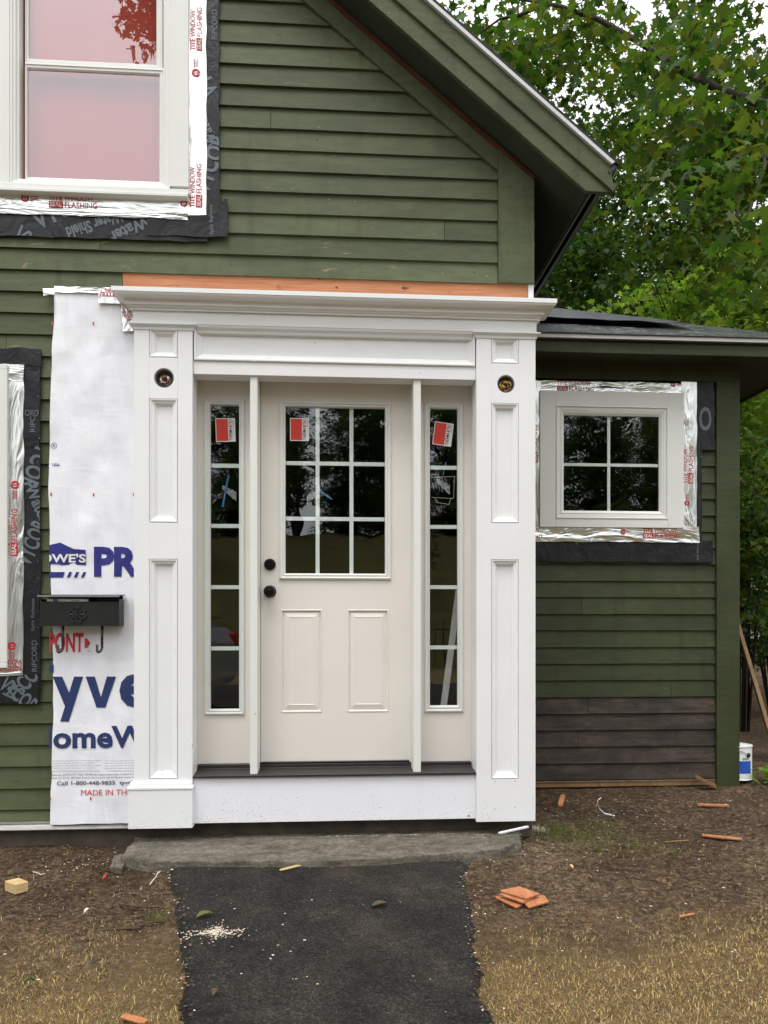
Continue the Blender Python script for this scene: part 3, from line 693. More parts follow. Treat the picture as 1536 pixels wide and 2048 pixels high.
# sill
mb = MB(); zs0 = kz1 + .001; zs1 = Z(669, 1527, YD - .01)
mb.prism([(0, 0)] * 3, 0, 0, 'sill_black') if False else None
xa, xb = X(387, -.02), X(950, -.02)
prof = [(YP + .005, zs0), (YP + .005, zs0 + .012), (YD - .03, zs1 - .016), (YD - .03, zs1 + .004), (YD + .04, zs1 + .004), (YD + .04, zs0)]
mb.loops([[(xx, y, z) for y, z in prof] for xx in (lx1p + .001, rx0p - .001)], 'sill_black', True, True, True)
mb.box(X(521, YD), X(818, YD), YD - .024, YD + .02, zs1 + .0045, zs1 + .014, 'bronze')
mb.build('sill', sur, .0015)
# jambs, head soffit and the two mullion posts
ztop = Z(669, 764, YD)
mb = MB()
mb.box(lx1p - .004, X(394.5, YD), YH + .004, .12, zs0 + .01, ztop + .2, 'vinyl'); mb.build('jamb', sur, .002)
mb = MB(); mb.box(X(943, YD), rx0p + .004, YH + .004, .12, zs0 + .01, ztop + .2, 'vinyl')
mb.build('jamb', sur, .002)
mb = MB(); mb.box(X(394.5, YD) + .001, X(943, YD) - .001, YH + .006, .12, ztop, ztop + .05, 'post_white'); mb.build('head_jamb', sur, .002)
for a, b, c, d in ((500, 515, 499, 521), (827, 842, 818, 843)):
    mb = MB(); yq = YH + .012
    mb.box(X(a, yq), X(b, yq), yq, YD - .012, zs0 + .006, ztop - .001, 'post_white')
    mb.box(X(c, YD) , X(d, YD), YD - .012, YD + .05, zs1 - .01, ztop - .001, 'cream')
    mb.build('mullion_post', sur, .003)

# glass unit
def lite(parent, r, frame_r, ncol, nrow, ydoor, vx=None, hz=None):
    mb = MB(); x0, x1, z0, z1 = frame_r; gx0, gx1, gz0, gz1 = r
    # moulded frame: outer lip, hollow, inner lip
    i1 = (gx0 - x0)
    L = []
    for t, y in ((0, ydoor + .002), (.08, ydoor - .010), (.28, ydoor - .014), (.42, ydoor - .012), (.5, ydoor - .006), (.62, ydoor - .006), (.72, ydoor - .010), (.88, ydoor - .008), (1, ydoor + .002), (1, ydoor + .014)):
        L.append([(x0 + (gx0 - x0) * t, y, z0 + (gz0 - z0) * t), (x1 + (gx1 - x1) * t, y, z0 + (gz0 - z0) * t), (x1 + (gx1 - x1) * t, y, z1 + (gz1 - z1) * t), (x0 + (gx0 - x0) * t, y, z1 + (gz1 - z1) * t)])
    mb.loops(L, 'vinyl'); mb.build('glass_frame', parent)
    mb = MB(); mb.box(gx0 - .004, gx1 + .004, ydoor + .0135, ydoor + .0165, gz0 - .004, gz1 + .004, 'glass'); mb.build('pane', parent)
    w_ = .0105
    for h in hz: mb = MB(); mb.box(gx0, gx1, ydoor + .0175, ydoor + .024, h - w_, h + w_, 'muntin'); mb.build('muntin', parent)
    for v in vx: mb = MB(); mb.box(v - w_, v + w_, ydoor + .0168, ydoor + .0235, gz0, gz1, 'muntin'); mb.build('muntin', parent)
def slab(parent, name, x0, x1, z0, z1, y, hole, mat, panels=()):
    mb = MB(); hx0, hx1, hz0, hz1 = hole
    T = y + .045
    mb.box(x0, hx0, y, T, z0, z1, mat); mb.box(hx1, x1, y, T, z0, z1, mat); mb.box(hx0, hx1, y, T, hz1, z1, mat)
    if not panels: mb.box(hx0, hx1, y, T, z0, hz0, mat)
    else:
        # rails round the raised panels
        pz0, pz1 = panels[0][2], panels[0][3]
        mb.box(hx0, hx1, y, T, pz1, hz0, mat); mb.box(hx0, hx1, y, T, z0, pz0, mat)
        xs = [hx0] + [v for p in panels for v in (p[0], p[1])] + [hx1]
        for a, b in zip(xs[0::2], xs[1::2]):
            if b - a > .003: mb.box(a, b, y, T, pz0, pz1, mat)
        for p in panels:
            mb.frame(p, [(0, y), (.003, y + .007), (.010, y + .009), (.016, y + .004), (.020, y + .004), (.050, y - .002 + .0), (.053, y + .0005)], mat, mat)
    return mb.build(name, parent)
# door
door = empty('door', house, (0, 0, 0))
dg = rect(571, 815, 770, 1147, YD); df = rect(558, 805, 783, 1160, YD)
p1 = rect(562, 1219, 644, 1425, YD); p2 = rect(695, 1219, 777, 1425, YD)
dx0, dx1 = X(522, YD), X(818, YD); zd0, zd1 = Z(669, 1522, YD), ztop - .004
hole = (p1[0], p2[1], dg[2] - .008, dg[3] + .008)
# rail widths use the panels' outer edges, so fill between glass hole and panel edge
mbh = (dg[0] - .008, dg[1] + .008, dg[2] - .008, dg[3] + .008)
mb = MB(); y = YD; T = y + .045
mb.box(dx0, p1[0], y, T, zd0, zd1, 'cream'); mb.box(p2[1], dx1, y, T, zd0, zd1, 'cream')
mb.box(p1[0], mbh[0], y, T, mbh[2], mbh[3], 'cream'); mb.box(mbh[1], p2[1], y, T, mbh[2], mbh[3], 'cream')
mb.box(p1[0], p2[1], y, T, mbh[3], zd1, 'cream'); mb.box(p1[0], p2[1], y, T, p1[3], mbh[2], 'cream')
mb.box(p1[0], p2[1], y, T, zd0, p1[2], 'cream'); mb.box(p1[1], p2[0], y, T, p1[2], p1[3], 'cream')
PP = [(0, y), (.002, y - .003), (.006, y - .003), (.009, y + .007), (.014, y + .009), (.018, y + .005), (.042, y - .001), (.045, y + .001)]
for p in (p1, p2): mb.frame((p[0], p[1], p1[2], p1[3]), PP, 'cream', 'cream')
mb.build('door_leaf', door)
lite(door, dg, df, 3, 3, YD, [X(635, YD), X(703, YD)], [Z(669, 926, YD), Z(669, 1037, YD)])
kx, kz = X(540, YD), Z(540, 1183, YD)
mb = MB(); mb.lathe((kx, YD, kz), (0, -1, 0), [(.033, 0), (.034, .004), (.030, .009), (.015, .012), (.012, .03), (.016, .036), (.027, .042), (.030, .052), (.028, .060), (.022, .064), (.020, .063), (.012, .066), (.0, .067)], 'bronze', 28)
mb.build('door_knob', door, smooth=True)
kz2 = Z(540, 1129, YD); mb = MB(); mb.lathe((kx, YD, kz2), (0, -1, 0), [(.031, 0), (.032, .006), (.030, .014), (.024, .016), (.022, .013), (.010, .014), (0, .014)], 'bronze', 28)
mb.box(kx - .002, kx + .002, YD - .0165, YD - .013, kz2 - .008, kz2 + .008, 'ink_black'); mb.build('deadbolt', door)
def sticker(parent, px, py, wpx, hpx, rot, yy):
    """white brand sticker, red square on the left and turned lettering on the right"""
    c = W(px, py, yy); w_, h_ = wpx / 371, hpx / 371; mb = MB()
    M = Matrix.Translation(c) @ Matrix.Rotation(R(rot), 4, 'Y')
    t = MB(); t.box(-w_ / 2, w_ / 2, 0, .0006, -h_ / 2, h_ / 2, 'sticker_white')
    t.box(-w_ / 2 + .004, w_ * .13, -.0006, -.0001, -h_ / 2 + .004, h_ / 2 - .004, 'sticker_red')
    text(t, 'THERMA', w_ * .335, -h_ * .46, h_ * .55, w_ * .17, 'ink_black', -.0007, 90, None, .01)
    t.box(w_ * .17, w_ * .335, -.0008, -.0002, h_ * .115, h_ * .18, 'sticker_red')
    text(t, 'TRU', w_ * .335, h_ * .21, h_ * .23, w_ * .17, 'ink_black', -.0007, 90, None, .01)
    text(t, 'DOORS', w_ * .44, h_ * .12, h_ * .30, w_ * .07, 'ink_grey', -.0007, 90, None, .0)
    t.v = [tuple(M @ Vector(p)) for p in t.v]
    return t.build('sticker', parent)
YG = YD + .0125
sticker(door, 599, 859, 38, 46, 0, YG)
def silica(parent, px, py, kind):
    """crumpled clear bag with a blue strip, hanging behind the glass"""
    c = W(px, py, YD + .03); mb = MB(); r = random.Random(px)
    V = []; n = 9
    for j in range(5):
        for i in range(n):
            t = i / (n - 1); wv = .012 + .018 * t
            V.append((c.x + kind * (-.02 + .075 * t), c.y + r.uniform(-.004, .004), c.z - .05 * t * kind * kind + (j / 4 - .5) * 2 * wv * r.uniform(.7, 1) + .01))
    mb.add(V, [(j * n + i, j * n + i + 1, (j + 1) * n + i + 1, (j + 1) * n + i) for j in range(4) for i in range(n - 1)], 'paper' if False else 'bag')
    return mb, c
m, t, b = base('bag'); b.inputs['Base Color'].default_value = (.75, .78, .8, 1); b.inputs['Roughness'].default_value = .2; b.inputs['Alpha'].default_value = .45
bump(t, b, noise_node(t, 60, 3, .6).outputs[0], 1, .01)
mb, c = silica(door, 634, 985, -1); d1 = X(640, YD) ; mb.tube([W(641, 983, YD + .028), W(664, 999, YD + .028)], .005, 'blue_straw', 6); mb.build('desiccant_bag', door)
# sidelights
for gl, fr, sx0, sx1, hz, st, bag in (
        ((421, 810, 478, 1418), (408, 800, 490, 1430), 395, 499, (930, 1051, 1174, 1297), (451, 860, 39, 47, -2), 'L'),
        ((860, 817, 915, 1411), (848, 806, 927, 1425), 843, 942.5, (934, 1053, 1174, 1295), (886, 868, 39, 47, 7), 'R')):
    sl = empty('sidelight', house); YS = YD + .0
    g_, f_ = rect(*gl, YS), rect(*fr, YS); xm = (gl[0] + gl[2]) / 2
    x0, x1 = X(sx0, YS) + .001, X(sx1, YS) - .001; z0, z1 = Z(xm, 1527, YS), ztop - .002
    h = (g_[0] - .006, g_[1] + .006, g_[2] - .006, g_[3] + .006)
    slab(sl, 'sidelight_leaf', x0, x1, z0, z1, YS, h, 'cream')
    lite(sl, g_, f_, 1, 5, YS, [], [Z(xm, q_, YS) for q_ in hz])
    sticker(sl, *st, YG)
    if bag == 'L':
        mb, c = silica(sl, 452, 978, 1); mb.tube([W(457, 952, YD + .028), W(445, 1014, YD + .028)], .0055, 'blue_straw', 6); mb.build('desiccant_bag', sl)
    else:
        mb, c = silica(sl, 880, 965, 1); mb.tube([W(892, 925, YD + .028), W(886, 950, YD + .028)], .004, 'blue_straw', 6)
        for k in range(6): mb.tube([W(862 + 6 * k + rnd.uniform(-3, 3), 955, YD + .028), W(868 + 6 * k, 985 + rnd.uniform(-8, 8), YD + .028)], .0014, 'bag', 5)
        for a, b_ in (((861, 955), (909, 953)), ((909, 953), (907, 997)), ((907, 997), (863, 995)), ((870, 995), (874, 1005)), ((874, 1005), (898, 1009)), ((898, 1009), (902, 996))):
            mb.tube([W(*a, YD + .028), W(*b_, YD + .028)], .001, 'white_wire', 5)
        mb.build('desiccant_bag', sl)
# round outlets with wires
def outlet(c, r, cols, seed):
    e = empty('outlet_hole', sur); mb = MB()
    mb.lathe((c[0], YP + .075, c[1]), (0, -1, 0), [(r - .002, 0), (r - .001, .068), (r - .005, .069), (r - .006, .01), (0, .008)], 'alu', 24)
    mb.build('metal_box', e); rr = random.Random(seed)
    for k, col in enumerate(cols):
        P = []; a0 = rr.uniform(0, 6.28); q = rr.uniform(.35, .78) * r
        for i in range(14):
            a = a0 + i * .42; P.append((c[0] + q * math.cos(a) * (1 - i * .02), YP + .03 - .002 * k + .008 * math.sin(i), c[1] + q * math.sin(a) * (1 - i * .02) * .8))
        mb = MB(); mb.tube(P, .0032, col, 6); mb.build('wire', e, smooth=True)
outlet(HL[:2], HL[2], ['copper_wire', 'white_wire', 'copper_wire', 'black_metal', 'white_wire'], 3)
outlet(HR[:2], HR[2], ['copper_wire', 'yellow_wire', 'white_wire', 'black_metal', 'copper_wire', 'yellow_wire'], 5)

# ------------------------------------------------------------------ tapes, membranes
def tape_words(mb, x, z, L, ysurf, ang, clip):
    """one repeat of the printed flashing tape, L = length of the words, running along ang"""
    h = L * .115; c, s_ = math.cos(R(ang)), math.sin(R(ang))
    def at(u, v): return x + u * c - v * s_, z + u * s_ + v * c
    text(mb, 'TITE', *at(0, L * .15), L * .27, h, 'ink_tape', ysurf, ang, clip, .015)
    P = [at(0, -.01 * L), at(L * .29, -.01 * L), at(L * .29, L * .125), at(0, L * .125)]
    flat(mb, P, [[0, 1, 2, 3]], 'ink_tape', clip, ysurf)
    ys2 = (lambda a, b: ysurf(a, b) - .0008) if callable(ysurf) else ysurf - .0008
    text(mb, 'SEAL', *at(L * .02, L * .012), L * .25, h * .8, 'sticker_white', ys2, ang, clip, .01)
    text(mb, 'WINDOW', *at(L * .31, L * .15), L * .62, h, 'ink_tape', ysurf, ang, clip, .0)
    text(mb, 'FLASHING', *at(L * .33, 0), L * .67, h, 'ink_tape', ysurf, ang, clip, .0)
def tape_logo(mb, x, z, s, ysurf, ang, clip):
    c, q = math.cos(R(ang)), math.sin(R(ang))
    def at(u, v): return x + u * c - v * q, z + u * q + v * c
    n = 16
    P = [at(s * .5 * math.cos(2 * math.pi * k / n), s * .5 * math.sin(2 * math.pi * k / n)) for k in range(n)] + [at(s * .26 * math.cos(2 * math.pi * k / n), s * .26 * math.sin(2 * math.pi * k / n)) for k in range(n)]
    flat(mb, P, [[k, (k + 1) % n, (k + 1) % n + n, k + n] for k in range(n) if k % 8 not in (3,)], 'ink_tape', clip, ysurf)
    for u in (-.06, .06): flat(mb, [at(u * s - .03 * s, -.5 * s), at(u * s + .03 * s, -.5 * s), at(u * s + .03 * s, .5 * s), at(u * s - .03 * s, .5 * s)], [[0, 1, 2, 3]], 'ink_tape', clip, ysurf)
    for v in (.2, 0, -.2): flat(mb, [at(.65 * s, v * s - .03 * s), at(1.7 * s, v * s - .03 * s), at(1.7 * s, v * s + .04 * s), at(.65 * s, v * s + .04 * s)], [[0, 1, 2, 3]], 'ink_tape', clip, ysurf)
TA = .003
def tape(parent, r, y, seed, words=(), logos=(), mat='foil', step=.02, lab=None):
    mat = 'foil_across' if r[1] - r[0] > r[3] - r[2] else 'foil'; mb = MB(); sheet(mb, *r, y, mat, TA, step, seed, .003)
    ysf = lambda a, b: y + surf(a, b, TA, seed) - .0022
    for (px, py, L, ang) in words: p = W(px, py, y); tape_words(mb, p.x, p.z, L, ysf, ang, r)
    for (px, py, s, ang) in logos: p = W(px, py, y); tape_logo(mb, p.x, p.z, s, ysf, ang, r)
    o = mb.build('flashing_tape', parent, smooth=False)
    for p in o.data.polygons: p.use_smooth = (p.material_index == 0)
    if lab: o['label'] = lab
    return o
def memb(parent, r, y, seed, words=(), stap=()):
    mb = MB(); sheet(mb, *r, y, 'membrane', .004, .02, seed, .004)
    ysf = lambda a, b: y + surf(a, b, .004, seed) - .0022
    for (s, px, py, w_, h_, ang, bold) in words:
        p = W(px, py, y); text(mb, s, p.x, p.z, w_, h_, 'ink_light', ysf, ang, r, bold)
    for px, py, a in stap:
        p = W(px, py, y); c, q = math.cos(R(a)) * .006, math.sin(R(a)) * .006; yy = ysf(p.x, p.z)
        mb.tube([(p.x - c, yy, p.z - q), (p.x + c, yy, p.z + q)], .0008, 'alu', 4)
    o = mb.build('membrane', parent)
    for p in o.data.polygons: p.use_smooth = (p.material_index == 0)
    return o
u = 1 / 372.0
# upper window -------------------------------------------------------------
win = empty('window', house); win['label'] = 'white double hung window with pinkish panes, above the porchless door'
del win['label']
YM, YT = -.028, -.033
memb(win, rect(413, -160, 438, 474, YM), YM, 1, [('RIPCORD', 434, 80, 58 * u, 10 * u, 90, .01), ('VYCOR', 440, 185, 120 * u, 34 * u, 118, .03), ('Water Shield', 436, 290, 130 * u, 22 * u, 112, .02), ('VYCOR', 416, 392, 120 * u, 34 * u, 70, .03), ('Split Release', 427, 470, 58 * u, 8 * u, 90, .01)],
     [(429, y_, 90) for y_ in range(10, 440, 32)])
memb(win, rect(-160, 428, 413, 474, YM), YM + .0015, 2, [('VYCOR', 20, 478, 110 * u, 36 * u, -38, .03), ('VYCOR', 78, 462, 130 * u, 38 * u, 28, .03), ('Water Shield', 240, 420, 110 * u, 24 * u, 200, .03), ('Water', 290, 430, 80 * u, 24 * u, 208, .03)],
     [(x_, 468, 0) for x_ in range(20, 400, 40)])
memb(win, rect(294, 430, 455, 472, YM - .004), YM - .004, 3, [('Split Release', 429, 470, 60 * u, 8 * u, 90, .01)], [(447, 400, 90)])
memb(win, rect(420, 396, 455, 436, YM - .004), YM - .002, 13)
tape(win, rect(374, -160, 413, 430, YT), YT, 4, [(404, 102, 84 * u, 90), (403, 415, 84 * u, 90)], [(392, 146, 16 * u, 90)])
tape(win, rect(-160, 384, 375, 430, YT), YT - .0015, 5, [(98, 414, 90 * u, 0)], [(50, 396, 15 * u, 0), (368, 407, 14 * u, 0)])
yc = -.05
cx = [rect(-160, 0, 378, 373, yc)]
mb = MB()
mb.box(X(340, yc), X(377, yc), yc, .03, Z(360, 373, yc), Z(360, -150, yc), 'vinyl')
mb.box(X(-160, yc), X(19, yc), yc, .03, Z(0, 373, yc), Z(0, -150, yc), 'vinyl')
mb.box(X(-160, yc), X(377, yc), yc, .03, Z(190, -150.5, yc), Z(190, -200, yc), 'vinyl'); mb.box(X(-160, yc), X(378, yc), yc - .006, .03, Z(190, 383, yc), Z(190, 372.6, yc), 'vinyl')
mb.build('casing', win, .002)
mb = MB(); zsl = Z(190, 383, yc); L = [[(x_, y_, z_) for y_, z_ in ((.02, zsl - .001), (yc - .010, zsl - .001), (yc - .022, zsl - .006), (yc - .022, zsl - .020), (yc - .012, zsl - .026), (.02, zsl - .026))] for x_ in (X(-160, yc), X(376, yc))]
mb.loops(L, 'vinyl', True, True, True); mb.build('sill', win, .001)
ys1 = -.028
wx0, wx1 = X(19, yc), X(340, yc); wz0, wz1 = Z(180, 372.6, yc), Z(180, -150, yc)
mb = MB(); mb.frame((wx0 + .0005, wx1 - .0005, wz0 + .0005, wz1), [(0, yc + .004), (.010, yc + .004), (.014, yc + .010), (.024, yc + .012), (.030, yc + .022), (.038, yc + .024), (.038, .03)], 'vinyl'); mb.build('window_frame', win)
def sash(parent, r, gl, y, name='sash', gm='glass_upper'):
    mb = MB(); x0, x1, z0, z1 = r; a, b, c, d = gl
    def lp(t, yy): return [(x0 + (a - x0) * t, yy, z0 + (c - z0) * t), (x1 + (b - x1) * t, yy, z0 + (c - z0) * t), (x1 + (b - x1) * t, yy, z1 + (d - z1) * t), (x0 + (a - x0) * t, yy, z1 + (d - z1) * t)]
    mb.loops([lp(0, y + .03), lp(0, y), (lp(.35, y - .001)), lp(.45, y + .003), lp(.8, y + .003), lp(1, y + .010), lp(1, y + .016)], 'vinyl')
    mb.build(name, parent)
    mb = MB(); mb.box(a - .003, b + .003, y + .0145, y + .018, c - .003, d + .003, gm); mb.build('pane', parent)
yl = -.012; yu = .012
sash(win, rect(50, 130, 330, 370, yl), rect(54, 142, 318, 357, yl), yl)
sash(win, rect(50, -150, 325, 133, yu), rect(57, -140, 312, 121, yu), yu)
memb(win, rect(-160, -235, 438, -165, YM), YM + .001, 8)
tape(win, rect(-160, -215, 413, -165, YT), YT + .001, 9)
# red curtain inside
mb = MB(); V = []; n = 60; za, zb_ = Z(0, 390), Z(0, -150)
for k in range(n + 1):
    x_ = X(-10) + (X(345) - X(-10)) * k / n; yy = 0.055 + .0015 * math.sin(k * .6)
    V += [(x_, yy, za), (x_, yy, zb_)]
mb.add(V, [(2 * k, 2 * k + 2, 2 * k + 3, 2 * k + 1) for k in range(n)], 'interior_red'); mb.build('curtain', win, smooth=True)
# left window ----------------------------------------------------------------
lwin = empty('window', house)
memb(lwin, rect(47, 727, 80, 1408, YM), YM, 21, [('ORD', 50, 832, 26 * u, 12 * u, 0, .01), ('RIPC', 71, 864, 30 * u, 10 * u, 90, .01), ('VYCOR', 82, 865, 110 * u, 34 * u, -112, .03), ('Water Shield', 48, 975, 150 * u, 24 * u, -66, .03), ('VYCOR', 60, 1135, 90 * u, 34 * u, 65, .03),
     ('Split Release', 71, 1262, 62 * u, 8 * u, 90, .01), ('RIPCORD', 74, 1343, 60 * u, 10 * u, 90, .01)], [(76, y_, 90) for y_ in range(760, 1400, 33)])
memb(lwin, rect(-160, 695, 82, 729, YM), YM - .002, 22, (), [(15, 698, 0), (60, 698, 0), (78, 705, 0)])
memb(lwin, rect(-160, 1350, 78, 1408, YM), YM - .002, 23, [('VYCOR', -5, 1375, 80 * u, 30 * u, -40, .03), ('VYCOR', 30, 1410, 90 * u, 32 * u, 48, .03)], [(40, 1404, 0)])
tape(lwin, rect(5, 728, 47, 1350, YT), YT, 24, [(34, 1112, 90 * u, -90 + 180)], [(30, 970, 16 * u, -90), (24, 1292, 16 * u, -90)])
tape(lwin, rect(-160, 727, 47, 760, YT), YT - .002, 25)
tape(lwin, rect(-160, 1318, 42, 1352, YT), YT - .002, 26, [(-35, 1342, 80 * u, 0)])
mb = MB(); mb.box(X(-3, yc), X(14, yc), yc, .03, Z(8, 1326, yc), Z(8, 738, yc), 'vinyl'); mb.box(X(-160, yc), X(14, yc), yc, .03, Z(8, 738, yc), Z(8, 728, yc), 'vinyl')
mb.box(X(-160, yc), X(14, yc), yc, .03, Z(8, 1336, yc), Z(8, 1326, yc), 'vinyl'); mb.build('casing', lwin, .002)
sash(lwin, rect(-150, 738, -3, 1326, yl), rect(-140, 760, -14, 1310, yl), yl)
mb = MB(); mb.box(X(-160), X(0), .1, .11, Z(0, 1320), Z(0, 740), 'dark_room'); mb.build('blind', lwin)

# house wrap ------------------------------------------------------------------
mb = MB(); YW = -.036
hw = (X(100, YW), X(275, YW), Z(180, 1648, YW), Z(180, 580, YW))
def hwl(z):
    py = HOR - (z - 1.2) / 4 * 1500 * .985
    if py < 640: return 9 * u
    if py < 800: return 6 * u * (800 - py) / 160 + 2 * u
    return (2 - 4 * math.sin((py - 800) / 120)) * u
sheet(mb, *hw, YW, 'wrap', .006, .02, 31, .002, fl=hwl)
yw = lambda a, b: YW + surf(a, b, .006, 31) - .003
def wt(s, px0, py1, wpx, hpx, mat, bold, ang=0): p = W(px0, py1, YW); text(mb, s, p.x, p.z, wpx * u, hpx * u, mat, yw, ang, hwc, bold)
hwc = (X(99, YW), X(268, YW), hw[2], hw[3])
def poly(pts, mat, f=None, off=0):
    P = [(W(a, b, YW).x, W(a, b, YW).z) for a, b in pts]
    flat(mb, P, f or [list(range(len(P)))], mat, hwc, (lambda a, b: yw(a, b) - off))
poly([(60, 1100), (120, 1085), (120, 1128), (60, 1128)], 'ink_navy'); poly([(120, 1085), (148, 1098), (172, 1100), (172, 1130), (120, 1130)], 'ink_navy')
p = W(66, 1125, YW); text(mb, "LOWE'S", p.x, p.z, 99 * u, 17 * u, 'sticker_white', lambda a, b: yw(a, b) - .0015, 0, hwc, .03)
poly([(60, 1144), (130, 1144), (126, 1155), (60, 1155)], 'ink_navy')
for k in range(3): a = 139 + k * 14; poly([(a, 1144), (a + 6, 1144), (a + 1, 1155), (a - 5, 1155)], 'ink_navy')
wt('PRO', 188, 1154, 140, 59, 'ink_navy', .045)
wt('DU', 50, 1313, 47, 46, 'ink_red', .02); wt('PONT', 97, 1305, 66, 38, 'ink_red', .03)
poly([(170, 1276), (176, 1278), (181, 1286), (176, 1295), (170, 1297)], 'ink_red'); wt('TM', 175, 1304, 7, 3, 'ink_grey', 0)
poly([(50, 1329), (108, 1329), (108, 1345), (50, 1345)], 'ink_navy2')
def stroke(pts, wd, mat):
    for (a, b), (c, d) in zip(pts, pts[1:]):
        dx, dy = c - a, d - b; l = math.hypot(dx, dy); nx_, ny_ = -dy / l * wd / 2, dx / l * wd / 2
        poly([(a + nx_, b + ny_), (c + nx_, d + ny_), (c - nx_, d - ny_), (a - nx_, b - ny_)], mat)
# the big letters y v e
poly([(106, 1353), (125, 1353), (139, 1385), (130.6, 1412)], 'ink_navy2'); poly([(149, 1353), (167, 1353), (138, 1443), (121, 1443)], 'ink_navy2')
poly([(172, 1353), (190, 1353), (202, 1394), (202, 1415), (193, 1415)], 'ink_navy2'); poly([(214, 1353), (232, 1353), (211, 1415), (202, 1415), (202, 1394)], 'ink_navy2')
wt('e', 239, 1416, 60, 66, 'ink_navy2', .035)
wt('HomeWra', 61, 1498, 270, 43, 'ink_navy2', .03)
for k in range(4): wt('Refer to the manufacturer for current installation details of this membrane and the local building code', 97, 1523 + k * 5, 100 - 12 * (k % 2), 2.2, 'ink_grey', 0)
for k in range(4): wt('Follow all local building codes and read instructions before use', 210, 1523 + k * 5, 90, 2.2, 'ink_grey', 0)
poly([(98, 1541.5), (268, 1541.5), (268, 1542.2), (98, 1542.2)], 'ink_grey')
wt('Meets the ASTM E1677 Type I Air Barrier requirements when installed in an air barrier assembly', 102, 1553, 200, 5, 'ink_grey', .0)
wt('Meets ICC-ES AC 38 Water-Resistive Barrier & Air Barrier Material requirements. ICC-ES Evaluated', 102, 1559, 200, 4.4, 'ink_grey', .0)
wt('Call 1-800-448-9835  tyvek.com', 114, 1573, 172, 10, 'ink_grey', .02); wt('MADE IN THE USA', 162, 1591, 128, 11, 'ink_red', 0)
wt('USA', 105, 932, 14, 5, 'ink_navy2', .02); wt('R', 106, 894, 4, 6, 'ink_navy2', .0)
n = 18; cx_, cy_ = 108, 891
poly([(cx_ + 6 * math.cos(2 * math.pi * k / n), cy_ + 6 * math.sin(2 * math.pi * k / n)) for k in range(n)] + [(cx_ + 5.2 * math.cos(2 * math.pi * k / n), cy_ + 5.2 * math.sin(2 * math.pi * k / n)) for k in range(n)], 'ink_navy2', [[k, (k + 1) % n, (k + 1) % n + n, k + n] for k in range(n)])
for a, b in ((187, 647), (187, 989), (268, 989), (103, 989), (105, 647), (182, 1597), (101, 1597)): poly([(a - 1.5, b - 3), (a + 1.5, b - 3), (a + 1.5, b + 3), (a - 1.5, b + 3)], 'ink_red')
for px_, py_ in ((178, 878), (141, 868), (165, 580)): pass
o = mb.build('house_wrap', house)
for p in o.data.polygons: p.use_smooth = (p.material_index == 0)
# tape at its head
tape(house, rect(86, 577, 108, 590, YW - .004), YW - .004, 41); tape(house, rect(108, 574, 235, 586, YW - .010), YW - .010, 42)
mb = MB(); r_ = rect(196, 578, 243, 607, YW - .016); sheet(mb, *r_, YW - .016, 'foil', .003, .015, 43)
ys_ = lambda a, b: YW - .0185 + surf(a, b, .003, 43); p = W(231, 585, YW - .016); text(mb, 'TITE', p.x, p.z, 26 * u, 8 * u, 'ink_tape', ys_, 180, r_, .02)
p = W(233, 578, YW - .016); text(mb, 'SEAL', p.x, p.z, 24 * u, 7 * u, 'ink_tape', ys_, 180, r_, .02); p = W(199, 596, YW - .016); text(mb, '/', p.x, p.z, 4 * u, 14 * u, 'ink_tape', ys_, 0, r_, .0)
mb.build('flashing_tape', house)
tape(house, rect(243, 592, 275, 662, YW - .014), YW - .014, 44, [(290, 655, 80 * u, 125)])

# ------------------------------------------------------------------ side wing
ax_r = X(1475, YA)
za_b = Z(1250, 1563, YA); za_t = Z(1250, 762, YA)
aw = rect(1112, 820, 1337, 1035, YA)
wing = house
mb = MB(); zsA = []; zz = Z(1250, 1393, YA)
EX2 = (Z(1250, 1129, YA) - Z(1250, 1393, YA)) / 8
k = 0; z = zz
_E = EXPO; EXPO = EX2
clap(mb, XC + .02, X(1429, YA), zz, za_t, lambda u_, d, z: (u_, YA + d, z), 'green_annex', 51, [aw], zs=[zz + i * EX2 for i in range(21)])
mb.build('wall', house, label='green clapboard wall of the low side wing')
mb = MB(); clap(mb, XC + .02, X(1429, YA), za_b, zz, lambda u_, d, z: (u_, YA + d, z), 'brown_boards', 57, (), zs=[zz - (i + 1) * EX2 for i in range(6)])
mb.build('bare_boards', house, label='bare dark brown clapboards at the foot of the side wing')
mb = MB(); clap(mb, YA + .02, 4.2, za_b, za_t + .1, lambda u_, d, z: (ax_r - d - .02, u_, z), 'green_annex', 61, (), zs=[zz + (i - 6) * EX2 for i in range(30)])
mb.build('side_wall', house)
EXPO = _E
mb = MB()
for a, b, c, d in ((XC, aw[0] + .0, za_b, za_t), (aw[1], ax_r - .03, za_b, za_t), (aw[0], aw[1], za_b, aw[2]), (aw[0], aw[1], aw[3], za_t)): mb.box(a, b, YA + .0065, YA + .1, c, d, 'dark_room')
mb.box(XC, ax_r - .04, 4.1, 4.2, za_b, za_t, 'dark_room'); mb.box(ax_r - .1, ax_r - .03, YA + .1, 4.1, za_b, za_t, 'dark_room'); mb.box(XC, ax_r - .04, YA + .1, 4.1, za_t - .1, za_t, 'dark_room')
mb.box(XC, ax_r - .04, YA + .1, 4.1, za_b, za_b + .1, 'dark_room')
mb.build('inner_wall', house)
mb = MB(); mb.box(X(1429, YA), ax_r, YA - .030, YA + .006, Z(1450, 1578, YA), Z(1450, 759, YA), 'green_annex'); mb.box(ax_r - .026, ax_r, YA + .0065, YA + .1, Z(1450, 1578, YA), Z(1450, 759, YA), 'green_annex'); mb.build('corner_board', house, .002)
YE = YA - .25
mb = MB(); mb.box(XC + .003, ax_r + .002, YA - .032, YA + .006, za_t - .002, Z(1250, 700, YA), 'green_annex'); mb.build('frieze_board', house, .002)
